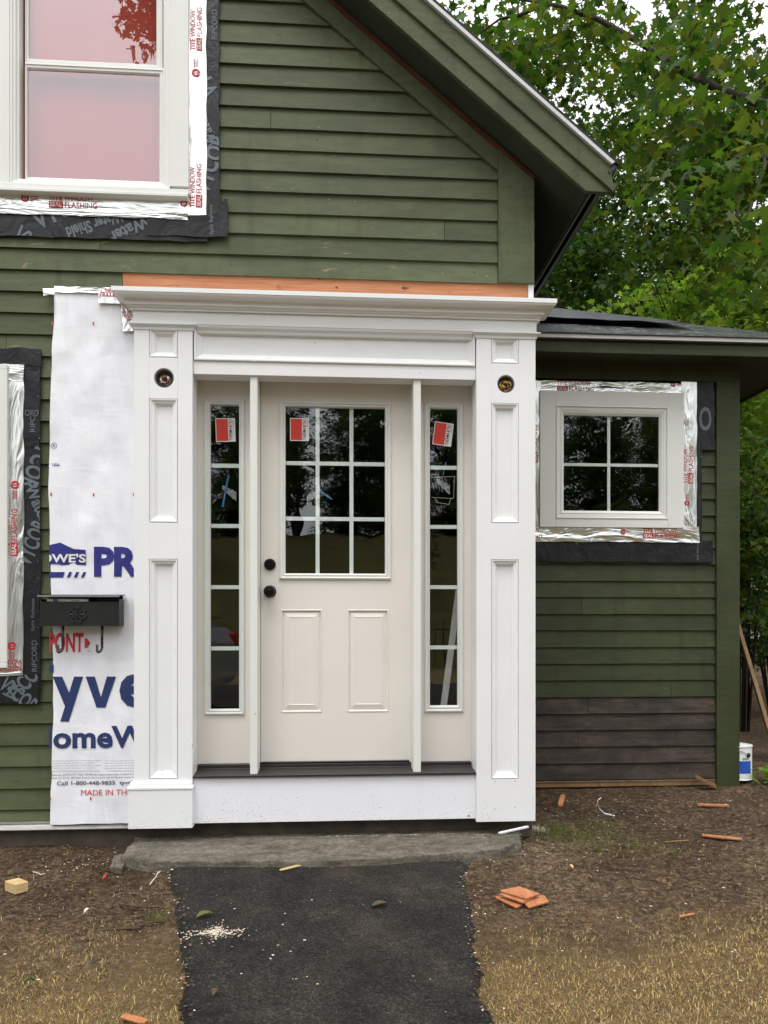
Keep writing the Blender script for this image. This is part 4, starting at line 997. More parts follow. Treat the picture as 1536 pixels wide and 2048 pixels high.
mb = MB(); mb.box(XC + .003, X(1432, YA), YA - .012, YA + .03, Z(1250, 1572, YA), Z(1250, 1560, YA), 'old_wood'); mb.build('base_plank', house, .002)
mb = MB(); mb.box(XC, ax_r - .02, YA + .012, YA + .2, -.2, Z(1250, 1566, YA), 'foundation'); mb.build('foundation', house)
# hip roof of the wing
aroof = empty('roof', house); rz = Z(1250, 669, YE - .03); XE = ax_r + .47; m_ = .52
zf0, zf1 = Z(1250, 707, YE), Z(1250, 684, YE)
mb = MB(); mb.box(XC + .003, XE, YE, YE + .022, zf0, zf1 - .001, 'green_annex'); mb.box(XC + .003, XE + .018, YE - .018, YE + .022, zf1, rz - .03, 'green_annex')
mb.box(XE - .022, XE, YE + .0225, 4.4, zf0, zf1 - .001, 'green_annex'); mb.build('fascia_board', aroof, .002)
mb = MB(); mb.box(XC + .003, XE + .02, YE - .03, YE + .01, rz - .029, rz - .004, 'drip_white'); mb.build('drip_edge', aroof, .001)
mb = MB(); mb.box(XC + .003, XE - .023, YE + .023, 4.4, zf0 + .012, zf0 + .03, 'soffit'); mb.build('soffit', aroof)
y0 = YE - .04; t_ = (XE - XC) * 1.0
def hipz(x, y): return rz + m_ * min(y - y0, XE + .04 - x)
mb = MB(); T3 = XE + .04 - XC
P = [(XC, y0, rz), (XE + .04, y0, rz), (XC, y0 + T3, rz + m_ * T3), (XC, 4.4, rz + m_ * T3), (XE + .04, 4.4, rz)]
n = 30
for (fa, fb) in (('F', 0), ('R', 0)):
    V = []; Fq = []
    for j in range(n + 1):
        for i_ in range(n + 1):
            s_, t2 = i_ / n, j / n
            if fa == 'F': yy = y0 + T3 * t2; xx = XC + (XE + .04 - (yy - y0) - XC) * s_
            else: xx = XE + .04 - T3 * t2; ylo = y0 + (XE + .04 - xx); yy = ylo + (4.6 - ylo) * s_ if 4.6 > ylo else ylo
            V.append((xx, yy, hipz(xx, yy) + .006 * noise.noise(Vector((xx * 3, yy * 3, 0)))))
    mb.add(V, [(j * (n + 1) + i_, j * (n + 1) + i_ + 1, (j + 1) * (n + 1) + i_ + 1, (j + 1) * (n + 1) + i_) for j in range(n) for i_ in range(n)], 'felt_torn' if fa == 'F' else 'felt')
mb.loops([[(XC, y0, rz - .004), (XE + .04, y0, rz - .004)], [(XC, y0, rz + .001), (XE + .04, y0, rz + .001)]], 'felt', False)
mb.build('roofing', aroof, smooth=False)
# loose top sheet of felt, lifted at its lower edge
mb = MB(); V = []; n = 60; mm = 14
for j in range(mm + 1):
    for i_ in range(n + 1):
        xx = XC + .0 + (2.45 - XC) * i_ / n; e_ = .46 + .10 * math.sin(xx * 2.2) + .05 * noise.noise(Vector((xx * 5, 0, 0))) - .25 * max(0, xx - 2.0)
        yy = y0 + e_ + (2.2 - e_) * j / mm; yy = min(yy, y0 + XE + .04 - xx + .0)
        lift = .055 * max(0, 1 - j / 4) * (.6 + .5 * noise.noise(Vector((xx * 4, 3, 0))))
        V.append((xx, yy, hipz(xx, yy) + .014 + lift + .006 * noise.noise(Vector((xx * 6, yy * 4, 2)))))
mb.add(V, [(j * (n + 1) + i_, j * (n + 1) + i_ + 1, (j + 1) * (n + 1) + i_ + 1, (j + 1) * (n + 1) + i_) for j in range(mm) for i_ in range(n)], 'felt')
o = mb.build('loose_felt', aroof, smooth=True); md = o.modifiers.new('s', 'SOLIDIFY'); md.thickness = .004
# wing window
awin = empty('window', house)
YMA, YTA, YCA = YA - .028, YA - .034, YA - .05; ua = 1 / 300.0
memb(awin, rect(1388, 764, 1428, 900, YMA), YMA, 61, [('O', 1398, 862, 26 * ua, 50 * ua, 0, .02)])
memb(awin, rect(1388, 898, 1404, 1124, YMA), YMA - .001, 62, [('VYCOR', 1400, 905, 90 * ua, 20 * ua, -80, .02)])
memb(awin, rect(1050, 1080, 1426, 1124, YMA), YMA - .002, 63, [('Split Release', 1398, 1120, 36 * ua, 6 * ua, 90, .01), ('VYCOR', 1150, 1092, 60 * ua, 16 * ua, 20, .02)], [(x_, 1117, 0) for x_ in range(1160, 1320, 34)])
tape(awin, rect(1050, 764, 1392, 792, YTA), YTA, 64, [(1114, 781, 76 * ua, 0)], [(1347, 769, 10 * ua, 0)])
tape(awin, rect(1050, 764, 1082, 1084, YTA), YTA - .002, 65, [(1075, 925, 76 * ua, 90)])
tape(awin, rect(1362, 764, 1393, 1070, YTA), YTA - .003, 66, [(1386, 967, 76 * ua, 90)], [(1374, 1006, 11 * ua, 90)])
tape(awin, rect(1050, 1052, 1398, 1084, YTA), YTA - .004, 67, [(1286, 1076, 76 * ua, 0), (1010, 1076, 76 * ua, 0)], [(1246, 1064, 11 * ua, 0)])
co = rect(1080, 783, 1368, 1055, YCA); ci = rect(1112, 812, 1336, 1038, YCA)
mb = MB(); a, b, c, d = co; e, f_, g2, h2 = ci
mb.box(a, e, YCA, YA + .02, c, d, 'vinyl'); mb.box(f_, b, YCA, YA + .02, c, d, 'vinyl'); mb.box(e, f_, YCA, YA + .02, h2, d, 'vinyl'); mb.box(e, f_, YCA, YA + .02, c, g2, 'vinyl'); mb.build('casing', awin, .002)
gl = rect(1127, 832, 1318, 1022, YCA + .02)
def fr2(parent):
    mb = MB(); x0, x1, z0, z1 = ci; a, b, c, d = gl
    def lp(t, yy): return [(x0 + (a - x0) * t, yy, z0 + (c - z0) * t), (x1 + (b - x1) * t, yy, z0 + (c - z0) * t), (x1 + (b - x1) * t, yy, z1 + (d - z1) * t), (x0 + (a - x0) * t, yy, z1 + (d - z1) * t)]
    mb.loops([lp(0, YCA + .02), lp(0, YCA - .003), lp(.12, YCA - .005), lp(.2, YCA + .004), lp(.5, YCA + .006), lp(.6, YCA + .010), lp(.66, YCA + .006), lp(.8, YCA + .010), lp(1, YCA + .018), lp(1, YCA + .03)], 'vinyl'); mb.build('sash', parent)
fr2(awin)
mb = MB(); mb.box(gl[0] - .003, gl[1] + .003, YCA + .0285, YCA + .031, gl[2] - .003, gl[3] + .003, 'glass'); mb.build('pane', awin)
mb = MB(); vx_, hz_ = X(1221, YCA), Z(1221, 928, YCA); mb.box(vx_ - .010, vx_ + .010, YCA + .0315, YCA + .037, gl[2], gl[3], 'muntin'); mb.box(gl[0], gl[1], YCA + .032, YCA + .0375, hz_ - .010, hz_ + .010, 'muntin')
mb.build('muntins', awin)

# ------------------------------------------------------------------ mailbox
mbx = tag(empty('mailbox', None, tuple(W(158, 1250, -.05))), 'black wall mailbox with a round emblem and two hooks, hanging over the white house wrap', 'mailbox')
o0 = Vector(mbx.location)
def bl(mb, name, **k):
    mb.v = [tuple(Vector(p) - o0) for p in mb.v]; return mb.build(name, mbx, **k)
YX = -.13
x0, x1 = X(79, YX), X(238, YX); z0, z1 = Z(158, 1252, YX), Z(158, 1203, YX)
x0 = X(80, YX)
mb = MB(); ybk = -.042
mb.box(x0, x1, YX, YX + .004, z0, z1, 'black_metal'); mb.box(x0, x0 + .004, YX + .004, ybk, z0, z1 + .012, 'black_metal'); mb.box(x1 - .004, x1, YX + .004, ybk, z0, z1 + .012, 'black_metal')
mb.box(x0 + .004, x1 - .004, YX + .004, ybk, z0, z0 + .004, 'black_metal'); mb.box(x0 + .004, x1 - .004, ybk - .004, ybk, z0 + .004, z1 + .036, 'black_metal'); bl(mb, 'body', bevel=.0015)
mb = MB(); zl = z1 + .036
mb.loops([[(xx, y_, z_) for y_, z_ in ((ybk, zl + .002), (YX - .012, zl - .004), (YX - .018, zl - .014), (YX - .014, zl - .014), (YX - .009, zl - .006), (ybk, zl - .003))] for xx in (x0 - .008, x1 + .008)], 'black_metal', True, True, True)
bl(mb, 'lid', bevel=.001)
ex, ez = X(154, YX), Z(154, 1229, YX); mb = MB(); n = 28
def ring(mb, r0, r1, y0_, y1_, tooth=0):
    L = []
    for r_, y_ in ((r0, y0_), (r0, y1_), (r1, y1_), (r1, y0_)):
        L.append([(ex + (r_ + (tooth if (k // 2) % 2 and r_ == r1 else 0)) * math.cos(2 * math.pi * k / n), y_, ez + (r_ + (tooth if (k // 2) % 2 and r_ == r1 else 0)) * .9 * math.sin(2 * math.pi * k / n)) for k in range(n)])
    mb.loops(L, 'black_metal')
ring(mb, .034, .042, YX, YX - .005, .010); ring(mb, .018, .023, YX, YX - .005)
for k in range(8):
    a_ = k * math.pi / 4; c, q = math.cos(a_), math.sin(a_) * .9; mb.tube([(ex + .004 * c, YX - .003, ez + .004 * q), (ex + .036 * c, YX - .003, ez + .036 * q)], .0024, 'black_metal', 6)
mb.box(ex - .003, ex + .003, YX - .007, YX, ez - .014, ez + .014, 'black_metal'); mb.box(ex - .014, ex + .014, YX - .006, YX, ez - .003, ez + .003, 'black_metal')
bl(mb, 'emblem')
for px in (122, 201):
    hx = X(px, YX); P = [(hx, -.10, z0 + .004), (hx, -.105, z0 - .05), (hx, -.105, z0 - .10)]
    for k in range(9): a_ = math.pi * k / 8; P.append((hx - .011 + .011 * math.cos(a_) - .002 * k / 8, -.105 - .02 * math.sin(a_), z0 - .112 - .02 * math.sin(a_)))
    P.append((hx - .024, -.107, z0 - .095))
    mb = MB(); mb.tube(P, .0068, 'black_metal', 8); bl(mb, 'hook', smooth=True)
mb = MB(); pz = z1 - .03
mb.box(x0 + .03, X(175, YX), YX + .010, YX + .022, pz, z1 + .014, 'paper'); mb.box(x0 + .06, X(115, YX), YX + .008, YX + .0095, pz, z1 + .012, 'ink_grey')
text(mb, 'NEWS', X(140, YX), z1 + .002, .04, .004, 'ink_black', YX + .0085, 0, None, 0)
mb.v = mb.v; nw = mb.build('newspaper', None, .001); tag(nw, 'folded newspaper sticking out of the black mailbox', 'newspaper')

# ------------------------------------------------------------------ stone step
def rough_block(name, poly_xy, zt, zb, seed, mat, amp=.02):
    """irregular slab: rings of an outline, rounded edge and rough top"""
    P = [Vector((a, b, 0)) for a, b in poly_xy]; pts = []
    for a, b in zip(P, P[1:] + P[:1]):
        k = max(1, int((b - a).length / .03)); pts += [a + (b - a) * i / k for i in range(k)]
    c = sum(pts, Vector()) / len(pts); L = []
    for sc, z in ((1.0, zb), (1.01, zb + (zt - zb) * .5), (1.0, zt - .014), (.996, zt - .003), (.985, zt)) + tuple((q_, zt) for q_ in np.linspace(.92, .03, 24)):
        ring_ = []
        for p in pts:
            d = p - c; q_ = c + Vector((d.x * (1 - (1 - sc) * .35 if sc > .9 else sc * 1.03), d.y * sc, 0))
            q_ = c + d * sc
            nn = noise.noise(Vector((q_.x * 9 + seed, q_.y * 9, z * 20))) * amp; n2_ = noise.noise(Vector((q_.x * 30, q_.y * 60, z * 50 + seed))) * amp * .5
            dd = d.normalized(); sc2 = 1 if sc > .95 else 0
            ring_.append((q_.x + dd.x * (nn + n2_) * sc2, q_.y + dd.y * (nn + n2_) * sc2, z + (nn * .35 + n2_ * .4) * (1 if sc <= 1.0 and z > zb + .01 else 0)))
        L.append(ring_)
    mb = MB(); mb.loops(L, mat, True, False, True); return mb
SB = [G(262, 1740), G(330, 1752)]
sx0 = W(258, 1664, -.1); zt = .066
def onz(px, py, z): d = ray(px, py); t = (z - CAM.z) / d.z; p = CAM + d * t; return (p.x, p.y)
pl = [onz(276, 1668, zt), onz(262, 1690, zt), onz(243, 1712, zt), onz(300, 1724, zt), onz(420, 1722, zt), onz(600, 1722, zt), onz(760, 1717, zt), onz(880, 1708, zt), onz(1000, 1698, zt), onz(1040, 1680, zt), onz(1045, 1664, zt)]
pl = [(a, min(b, .0)) for a, b in pl]; pl[0] = (pl[0][0], .01); pl[-1] = (pl[-1][0], .01)
mb = rough_block('s', pl, zt, -.05, 3, 'stone', .013); o = mb.build('stone_step', None, smooth=True)
tag(o, 'long rough grey stone slab step on the ground under the white door surround', 'stone step')
mb = rough_block('s', [onz(220, 1738, .03), onz(244, 1741, .03), onz(252, 1726, .03), onz(243, 1712, .03), onz(228, 1716, .03)], .04, -.03, 8, 'stone', .01); o = mb.build('stone', None, smooth=True)
tag(o, 'broken lump of stone against the left end of the grey step', 'stone')

# ------------------------------------------------------------------ small things on the ground
def plank(name, p0, p1, w_, th, mat, label, cat, z=0.0, tilt=0, group=None, parentless=True, jag=True, up=None):
    """flat piece of wood from ground point p0 to p1"""
    a, b = Vector(p0), Vector(p1); d = (b - a); L = d.length; d.normalize()
    s_ = d.cross(Vector((0, 0, 1))).normalized(); n_ = s_.cross(d).normalized()
    if n_.z < 0: n_ = -n_
    r = random.Random(hash(label) % 999 if False else sum(map(ord, label))); k = 8; L4 = []
    for i in range(k + 1):
        t = i / k; q = a + d * L * t; ww = w_ / 2 * (1 - (.25 if jag and i in (0, k) else 0)) * r.uniform(.93, 1.05); tt = th
        L4.append([q - s_ * ww, q + s_ * ww, q + s_ * ww + n_ * tt, q - s_ * ww + n_ * tt])
    o_ = a.copy(); mb = MB(); mb.loops([[Vector(p) - o_ for p in l] for l in L4], mat, True, True, True)
    o = mb.build(name, None, .001); o.location = o_; tag(o, label, cat, group); return o
# stack of cedar shingle pieces
def quadpiece(name, px4, h, th, mat, label, cat, group=None):
    P = [Vector(onz(a, b, gh(0, -1.3) + h)) for a, b in px4] if False else [G(a, b, h) for a, b in px4]
    c = sum(P, Vector()) / 4; mb = MB()
    mb.add([p - c for p in P] + [p - c + Vector((0, 0, th)) for p in P], [(0, 1, 2, 3), (7, 6, 5, 4), (0, 4, 5, 1), (1, 5, 6, 2), (2, 6, 7, 3), (3, 7, 4, 0)], mat)
    o = mb.build(name, None, .0015); o.location = c; return tag(o, label, cat, group)
gs = 'cedar shingle scraps stacked beside the path'
quadpiece('shingle_scrap', [(990, 1797), (1008, 1790), (1062, 1806), (1032, 1818)], .004, .008, 'shingle_wood', 'bottom left shingle scrap sticking out of the small orange stack', 'wood scrap', gs)
quadpiece('shingle_scrap', [(1040, 1802), (1088, 1793), (1098, 1806), (1058, 1818)], .013, .008, 'shingle_wood', 'shingle scrap forming the right end of the small orange stack', 'wood scrap', gs)
quadpiece('shingle_scrap', [(998, 1791), (1036, 1782), (1072, 1795), (1046, 1808)], .022, .008, 'shingle_wood', 'middle shingle scrap in the small orange stack', 'wood scrap', gs)
quadpiece('shingle_scrap', [(999, 1784), (1038, 1776), (1080, 1790), (1052, 1800)], .032, .008, 'shingle_wood', 'topmost shingle scrap of the small orange stack by the path', 'wood scrap', gs)
# pale block
P = [G(9, 1782), G(30, 1790), G(57, 1783), G(38, 1775)]
hh = .045; c = sum(P, Vector()) / 4; mb = MB(); mb.add([p - c for p in P] + [p - c + Vector((0, 0, hh)) for p in P], [(0, 1, 2, 3), (7, 6, 5, 4), (0, 4, 5, 1), (1, 5, 6, 2), (2, 6, 7, 3), (3, 7, 4, 0)], 'pale_wood')
o = mb.build('wood_block', None, .003); o.location = c; tag(o, 'pale square wooden block offcut lying on the bare soil at the left edge', 'wood block')
U = Vector((0, 0, .006))
plank('wood_scrap', G(1404, 1674) + U, G(1484, 1682) + U, .035, .008, 'shingle_wood', 'orange splinter of wood on the soil in front of the side wing', 'wood scrap')
plank('wood_scrap', G(1395, 1613) + U, G(1458, 1615) + U, .022, .012, 'cedar', 'straight thin orange stick near the side wing corner', 'wood scrap')
plank('wood_scrap', G(1120, 1616) + U, G(1126, 1594) + U, .03, .012, 'cedar', 'short upright orange wood chip right of the white surround', 'wood scrap')
plank('wood_scrap', G(1430, 1578) + U, Vector((G(1386, 1575).x, YA - .06, .13)), .05, .02, 'old_wood', 'short weathered board leaning on the foot of the side wing', 'wood scrap')
plank('wood_scrap', G(560, 1753) + Vector((0, 0, .026)), G(622, 1737) + Vector((0, 0, .026)), .018, .006, 'pale_wood', 'thin split stick on the asphalt just below the stone step', 'wood scrap')
plank('wood_scrap', G(998, 1668, .1), G(1056, 1655, .1), .018, .008, 'far_white', 'whitish strip lying on the right end of the stone step', 'wood scrap')
plank('wood_scrap', G(245, 2037) + U, G(292, 2050) + U, .028, .006, 'shingle_wood', 'orange splinter at the bottom left beside the path', 'wood scrap')
plank('wood_scrap', G(1358, 1838) + U, G(1388, 1832) + U, .012, .006, 'shingle_wood', 'small orange splinter on the dry grass at right', 'wood scrap')
plank('wood_scrap', G(1325, 1688) + U, G(1378, 1684) + U, .010, .006, 'old_wood', 'thin greyish stick on the dark soil at right', 'wood scrap')
# curled white strip
P = [G(a, b) + Vector((0, 0, .012 + .01 * math.sin(i_))) for i_, (a, b) in enumerate([(1202, 1600), (1196, 1606), (1194, 1614), (1198, 1622), (1208, 1629), (1229, 1633)])]
mb = MB(); mb.loops([[p + Vector((0, -.007, 0)), p + Vector((.004, .007, .002)), p + Vector((.004, .007, .004)), p + Vector((0, -.007, .003))] for p in P], 'sticker_white', True, True, True)
tag(mb.build('plastic_strip'), 'curled white strip of trim lying on the dark soil', 'strip')
# sticks
for i_, (pp, lab) in enumerate(((((270, 1858), (300, 1852), (335, 1845)), 'dark twig lying nearest the asphalt edge, lower one'), (((180, 1873), (215, 1866), (280, 1860)), 'long dark twig on the bare soil at left'), (((238, 1812), (275, 1820), (320, 1818)), 'bent dark twig below the red scrap of litter'), (((272, 1840), (310, 1828)), 'short dark twig beside the asphalt path'))):
    mb = MB(); mb.tube([G(a, b) + Vector((0, 0, .008 + .006 * (k % 2))) for k, (a, b) in enumerate(pp)], .004, 'twig', 6); tag(mb.build('twig'), lab, 'twig', 'twigs on the soil left of the path')
# leaf on the path
def leafobj(px0, py0, px1, py1, mat, label, h=.026, nm='leaf'):
    a, b = G(px0, py0) + Vector((0, 0, h)), G(px1, py1) + Vector((0, 0, h)); d = b - a; s_ = d.cross(Vector((0, 0, 1))).normalized(); L = d.length
    mb = MB(); n = 8; V = []
    for k in range(n + 1):
        t = k / n; w_ = L * .22 * math.sin(math.pi * t) ** .8 + .0005; z = .012 * math.sin(t * 3) ; c = a + d * t
        V += [c + s_ * w_ + Vector((0, 0, z + .006)), c + Vector((0, 0, z)), c - s_ * w_ + Vector((0, 0, z + .006))]
    mb.add(V, [(3 * k + j, 3 * k + j + 1, 3 * k + j + 4, 3 * k + j + 3) for k in range(n) for j in (0, 1)], mat); tag(mb.build(nm), label, 'leaf')
leafobj(391, 1851, 425, 1841, 'grass_green', 'green fallen leaf on the asphalt near the spilled sawdust')
leafobj(48, 1975, 70, 1970, 'leaf_dark', 'dark green fallen leaf on dry grass at lower left', .01)
leafobj(742, 1828, 775, 1822, 'litter', 'curled brown leaf in the middle of the asphalt path')
leafobj(425, 2012, 436, 1998, 'litter', 'small brown leaf at the bottom of the asphalt path')
leafobj(167, 1835, 182, 1828, 'chips', 'pale round flake on the bare soil at left', .012, 'flake')
leafobj(1135, 1738, 1147, 1744, 'pale_wood', 'yellowish curled shaving on the soil at right', .01, 'shaving')
leafobj(205, 1765, 217, 1760, 'ink_red', 'crumpled red scrap of litter on the bare soil', .01, 'litter_scrap')
# string
mb = MB(); mb.tube([G(a, b) + Vector((0, 0, .008)) for a, b in ((300, 1772), (306, 1764), (312, 1757), (316, 1748), (322, 1745))], .0022, 'white_wire', 5); tag(mb.build('string'), 'white bit of string at the corner between the step and the asphalt', 'string')
mb = MB(); mb.tube([G(a, b) + Vector((0, 0, .008)) for a, b in ((66, 1747), (76, 1749), (82, 1753), (88, 1751))], .0022, 'white_wire', 5); tag(mb.build('string'), 'short white string on the soil above the pale wooden block', 'string')
# sawdust
rs = np.random.RandomState(5)
def chips(name, pts, smin, smax, mat, flatn=.4, rs=rs):
    n = len(pts); s = rs.uniform(smin, smax, n); base_ = np.array([[-1, -1, 0], [1, -1, 0], [1, 1, 0], [-1, 1, 0], [0, 0, 1.]])
    a = rs.uniform(0, 6.28, n); e = rs.uniform(.4, 1.6, n); V = np.zeros((n, 5, 3))
    bx = base_[None] * np.stack([s, s * e, s * flatn], 1)[:, None]
    V[:, :, 0] = bx[:, :, 0] * np.cos(a)[:, None] - bx[:, :, 1] * np.sin(a)[:, None]; V[:, :, 1] = bx[:, :, 0] * np.sin(a)[:, None] + bx[:, :, 1] * np.cos(a)[:, None]; V[:, :, 2] = bx[:, :, 2]
    V += np.array(pts)[:, None]; tri = np.array([0, 1, 4, 1, 2, 4, 2, 3, 4, 3, 0, 4])
    return npmesh(name, V.reshape(-1, 3), (tri[None] + 5 * np.arange(n)[:, None]).ravel(), 3, mat)
c = G(432, 1878); pts = []
for k in range(650):
    r_ = abs(rs.normal(0, .5)); a = rs.uniform(0, 6.28); x, y = c.x + r_ * .11 * math.cos(a) * (1 + .4 * math.sin(a * 5)), c.y + r_ * .06 * math.sin(a) * (1 + .5 * math.cos(a * 4))
    pts.append((x, y, path_z(x, y) + .001 + max(0, .005 * (1 - r_))))
o = chips('sawdust', pts, .0012, .0036, 'pale_saw' if 'pale_saw' in MATS else 'chips', .6); tag(o, 'small spill of pale sawdust on the asphalt path', 'sawdust', kind='stuff')
def inpath(x, y): a, b = path_x(y); return a < x < b and y < -.45
def top(x, y): return max(gb(x, y), path_z(x, y) if inpath(x, y) else -9)
pts = []
def scatter(n, px, py, sx, sy):
    for k in range(n):
        p = G(rs.normal(px, sx), min(2040, max(1600, rs.normal(py, sy)))); pts.append((p.x, p.y, top(p.x, p.y) + .001))
for k in range(420):
    p = G(rs.uniform(-20, 1560), 1590 + 460 * rs.uniform(0, 1) ** 1.2)
    if inpath(p.x, p.y) and rs.uniform() < .6: continue
    pts.append((p.x, p.y, top(p.x, p.y)))
for k in range(260):   # row at the foot of the step
    x = rs.uniform(300, 1000); p = G(x, 1738 - (x - 600) * .03 + rs.normal(0, 3) + (0 if x < 800 else -6)); pts.append((p.x, p.y, top(p.x, p.y) + .001))
for k in range(90):   # along the path's edges
    y = rs.uniform(-2.2, -.5); e = path_x(y)[rs.randint(2)] + rs.normal(0, .02); pts.append((e, y, top(e, y) + .001))
for args in ((150, 1270, 1640, 130, 20), (80, 1050, 1690, 40, 20), (90, 180, 1725, 70, 18), (60, 1200, 1700, 100, 30), (80, 1330, 1600, 110, 8), (50, 1240, 1625, 60, 6)): scatter(*args)
for k in range(150):   # crumbs on the step
    px = rs.uniform(640, 1045); p = CAM + ray(px, rs.normal(1668 - (px - 640) * .012, 5)) * 1; d = ray(px, rs.normal(1667, 5)); t = (zt - CAM.z) / d.z; p = CAM + d * t; pts.append((p.x, min(p.y, -.06), zt + .001))
o = chips('debris', [p for p in pts], .0012, .0044, 'chips', .5); tag(o, 'pale paint flakes and crumbs scattered over soil, step and path', 'debris', kind='stuff')
# leaf litter / clods
pts = []
for k in range(26000):
    p = G(rs.uniform(-60, 1600), 1565 + 500 * rs.uniform(0, 1)); 
    if inpath(p.x, p.y) and rs.uniform() > (.02 if min(abs(p.x - e_) for e_ in path_x(p.y)) > .05 else .25): continue
    if p.y > -.45 and -1.05 < p.x < .98: continue
    pts.append((p.x, p.y, top(p.x, p.y) - .002))
o = chips('leaf_litter', pts, .0015, .0065, 'litter', .35); tag(o, 'brown crumbs of leaf litter and soil clods over the bare ground', 'leaf litter', kind='stuff')

# grass blades
def blades(name, pts, hmin, hmax, wmin, wmax, mat, lean=.9):
    n = len(pts); P = np.array(pts); a = rs.uniform(0, 6.28, n); h = rs.uniform(hmin, hmax, n); w_ = rs.uniform(wmin, wmax, n); ln = rs.uniform(.2, 1, n) * lean
    dx, dy = np.cos(a), np.sin(a); up = h * np.cos(ln * 1.4); ou = h * np.sin(ln * 1.4)
    V = np.zeros((n, 5, 3)); sx, sy = -dy * w_, dx * w_
    V[:, 0] = P - np.stack([sx, sy, 0 * sx], 1); V[:, 1] = P + np.stack([sx, sy, 0 * sx], 1)
    M = P + np.stack([dx * ou * .4, dy * ou * .4, up * .65], 1); V[:, 2] = M + np.stack([sx, sy, 0 * sx], 1) * .8; V[:, 3] = M - np.stack([sx, sy, 0 * sx], 1) * .8
    V[:, 4] = P + np.stack([dx * ou, dy * ou, up], 1)
    tri = np.array([0, 1, 2, 0, 2, 3, 3, 2, 4]); return npmesh(name, V.reshape(-1, 3), (tri[None] + 5 * np.arange(n)[:, None]).ravel(), 3, mat)
def dens(x, y):   # how much dry grass grows here
    p = Vector((x, y, gh(x, y))) - CAM; dep = p.x * sn + p.y * cs; px = 768 + F * (p.x * cs - p.y * sn) / dep; py = HOR - F * p.z / dep
    nn = noise.noise(Vector((x * 2.3, y * 2.3, 0))) * 90 + noise.noise(Vector((x * 8, y * 8, 1))) * 60
    if px < 400: d = (py + nn - 1880) / 110
    elif px > 900: d = (py + nn - 1830 + (px - 1250) * .22) / 120
    else: d = .8
    return max(.05, min(1, d))
pts = []; k = 0
while len(pts) < 170000 and k < 900000:
    k += 1; y = -rs.uniform(.1, 1) ** .8 * 2.6 + .3 if rs.uniform() < .9 else rs.uniform(-3.4, -2); x = rs.uniform(-2.3, 2.9)
    if rs.uniform() > dens(x, y): continue
    a_, b_ = path_x(y) if y < -.42 else (0, 0)
    if y < -.42 and a_ + .01 < x < b_ - .01: continue
    if y > -.5 and -1.05 < x < 1.0: continue
    pts.append((x, y, gb(x, y) - .003))
o = blades('dry_grass', pts, .006, .026, .0005, .0013, 'straw', 1.18); tag(o, 'trampled straw-coloured dry grass beside the path', 'dry grass', kind='stuff')
pts = []
for cx_, cy_, n_, sp in ((1090, 1662, 330, 26), (1130, 1672, 300, 34), (1190, 1690, 240, 50), (1290, 1700, 120, 40), (1350, 1712, 40, 20), (320, 1838, 60, 14), (1240, 1668, 150, 60), (190, 1660, 14, 5), (560, 1650, 12, 4), (1165, 1655, 200, 40)):
    for k in range(n_):
        p = G(rs.normal(cx_, sp), rs.normal(cy_, sp * .28)); pts.append((p.x, p.y, gb(p.x, p.y)))
o = blades('green_grass', pts, .012, .05, .0008, .0018, 'grass_green', .9); tag(o, 'sparse green grass at the corner of the white surround', 'grass', kind='stuff')
c = G(1068, 1668); pts = [(c.x + rs.normal(0, .03), c.y + rs.normal(0, .018), gb(c.x, c.y) + rs.uniform(0, .03)) for k in range(400)]
o = blades('wood_shavings', pts, .01, .035, .001, .002, 'pale_shav' if 'pale_shav' in MATS else 'chips', 1.1); tag(o, 'little heap of pale wood shavings at the right end of the step', 'wood shavings', kind='stuff')

# ------------------------------------------------------------------ paint can and leaning pole beyond the wing
pc = G(1476, 1553); pc = Vector((ax_r + .10, 1.35, gh(ax_r + .1, 1.35)))
dcan = ray(1474, 1556); tt = (gh(3.1, 1.4) - CAM.z) / dcan.z; pc = CAM + dcan * tt
can = tag(empty('paint_can', None, pc), 'white and blue paint can standing on the soil behind the green corner post', 'paint can')
rc = .095; hc = .235
mb = MB(); mb.lathe((0, 0, 0), (0, 0, 1), [(rc, 0), (rc + .003, .003), (rc, .008), (rc, hc - .012), (rc + .004, hc - .006), (rc + .004, hc), (rc - .006, hc), (rc - .01, hc - .006)], 'sticker_white', 32); mb.build('can_body', can)
def canpatch(a0, a1, z0_, z1_, mat, nm, dr=.0012):
    mb = MB(); n = 12; L = [[((rc + dr) * math.cos(R(a0 + (a1 - a0) * k / n)), (rc + dr) * math.sin(R(a0 + (a1 - a0) * k / n)), z) for k in range(n + 1)] for z in (z0_, z1_)]
    mb.loops(L, mat, False); return mb
mb = canpatch(215, 303, .05, .135, 'can_blue', 'x'); mb.build('label_band', can)
mb = canpatch(282, 300, .0, .0, 'ink_grey', 'x')
mb = MB(); a = R(288); c0 = Vector(((rc + .002) * math.cos(a), (rc + .002) * math.sin(a), .175)); dirn = Vector((math.cos(a), math.sin(a), 0)); mb.lathe(c0, dirn, [(.016, 0), (.016, .004), (0, .005)], 'ink_black', 16); mb.build('handle_boss', can)
mb = MB(); P = [((rc + .006) * math.cos(R(288 - k * 10)), (rc + .006) * math.sin(R(288 - k * 10)), .175 + .03 * math.sin(k * .35)) for k in range(19)]; mb.tube(P, .002, 'alu', 5); mb.build('wire_handle', can)
for i_, z in enumerate((.155, .149, .143)):
    mb = canpatch(262, 290, z, z + .003, 'ink_grey', 'x'); mb.build('label_print', can)
p0 = Vector((X(1476, 1.9), 1.9, Z(1476, 1245, 1.9))); p1 = Vector((X(1560, 1.5), 1.5, Z(1560, 1490, 1.5)))
p1.z = gh(p1.x, p1.y); d_ = (p0 - p1); p0 = p1 + d_ * 1.0
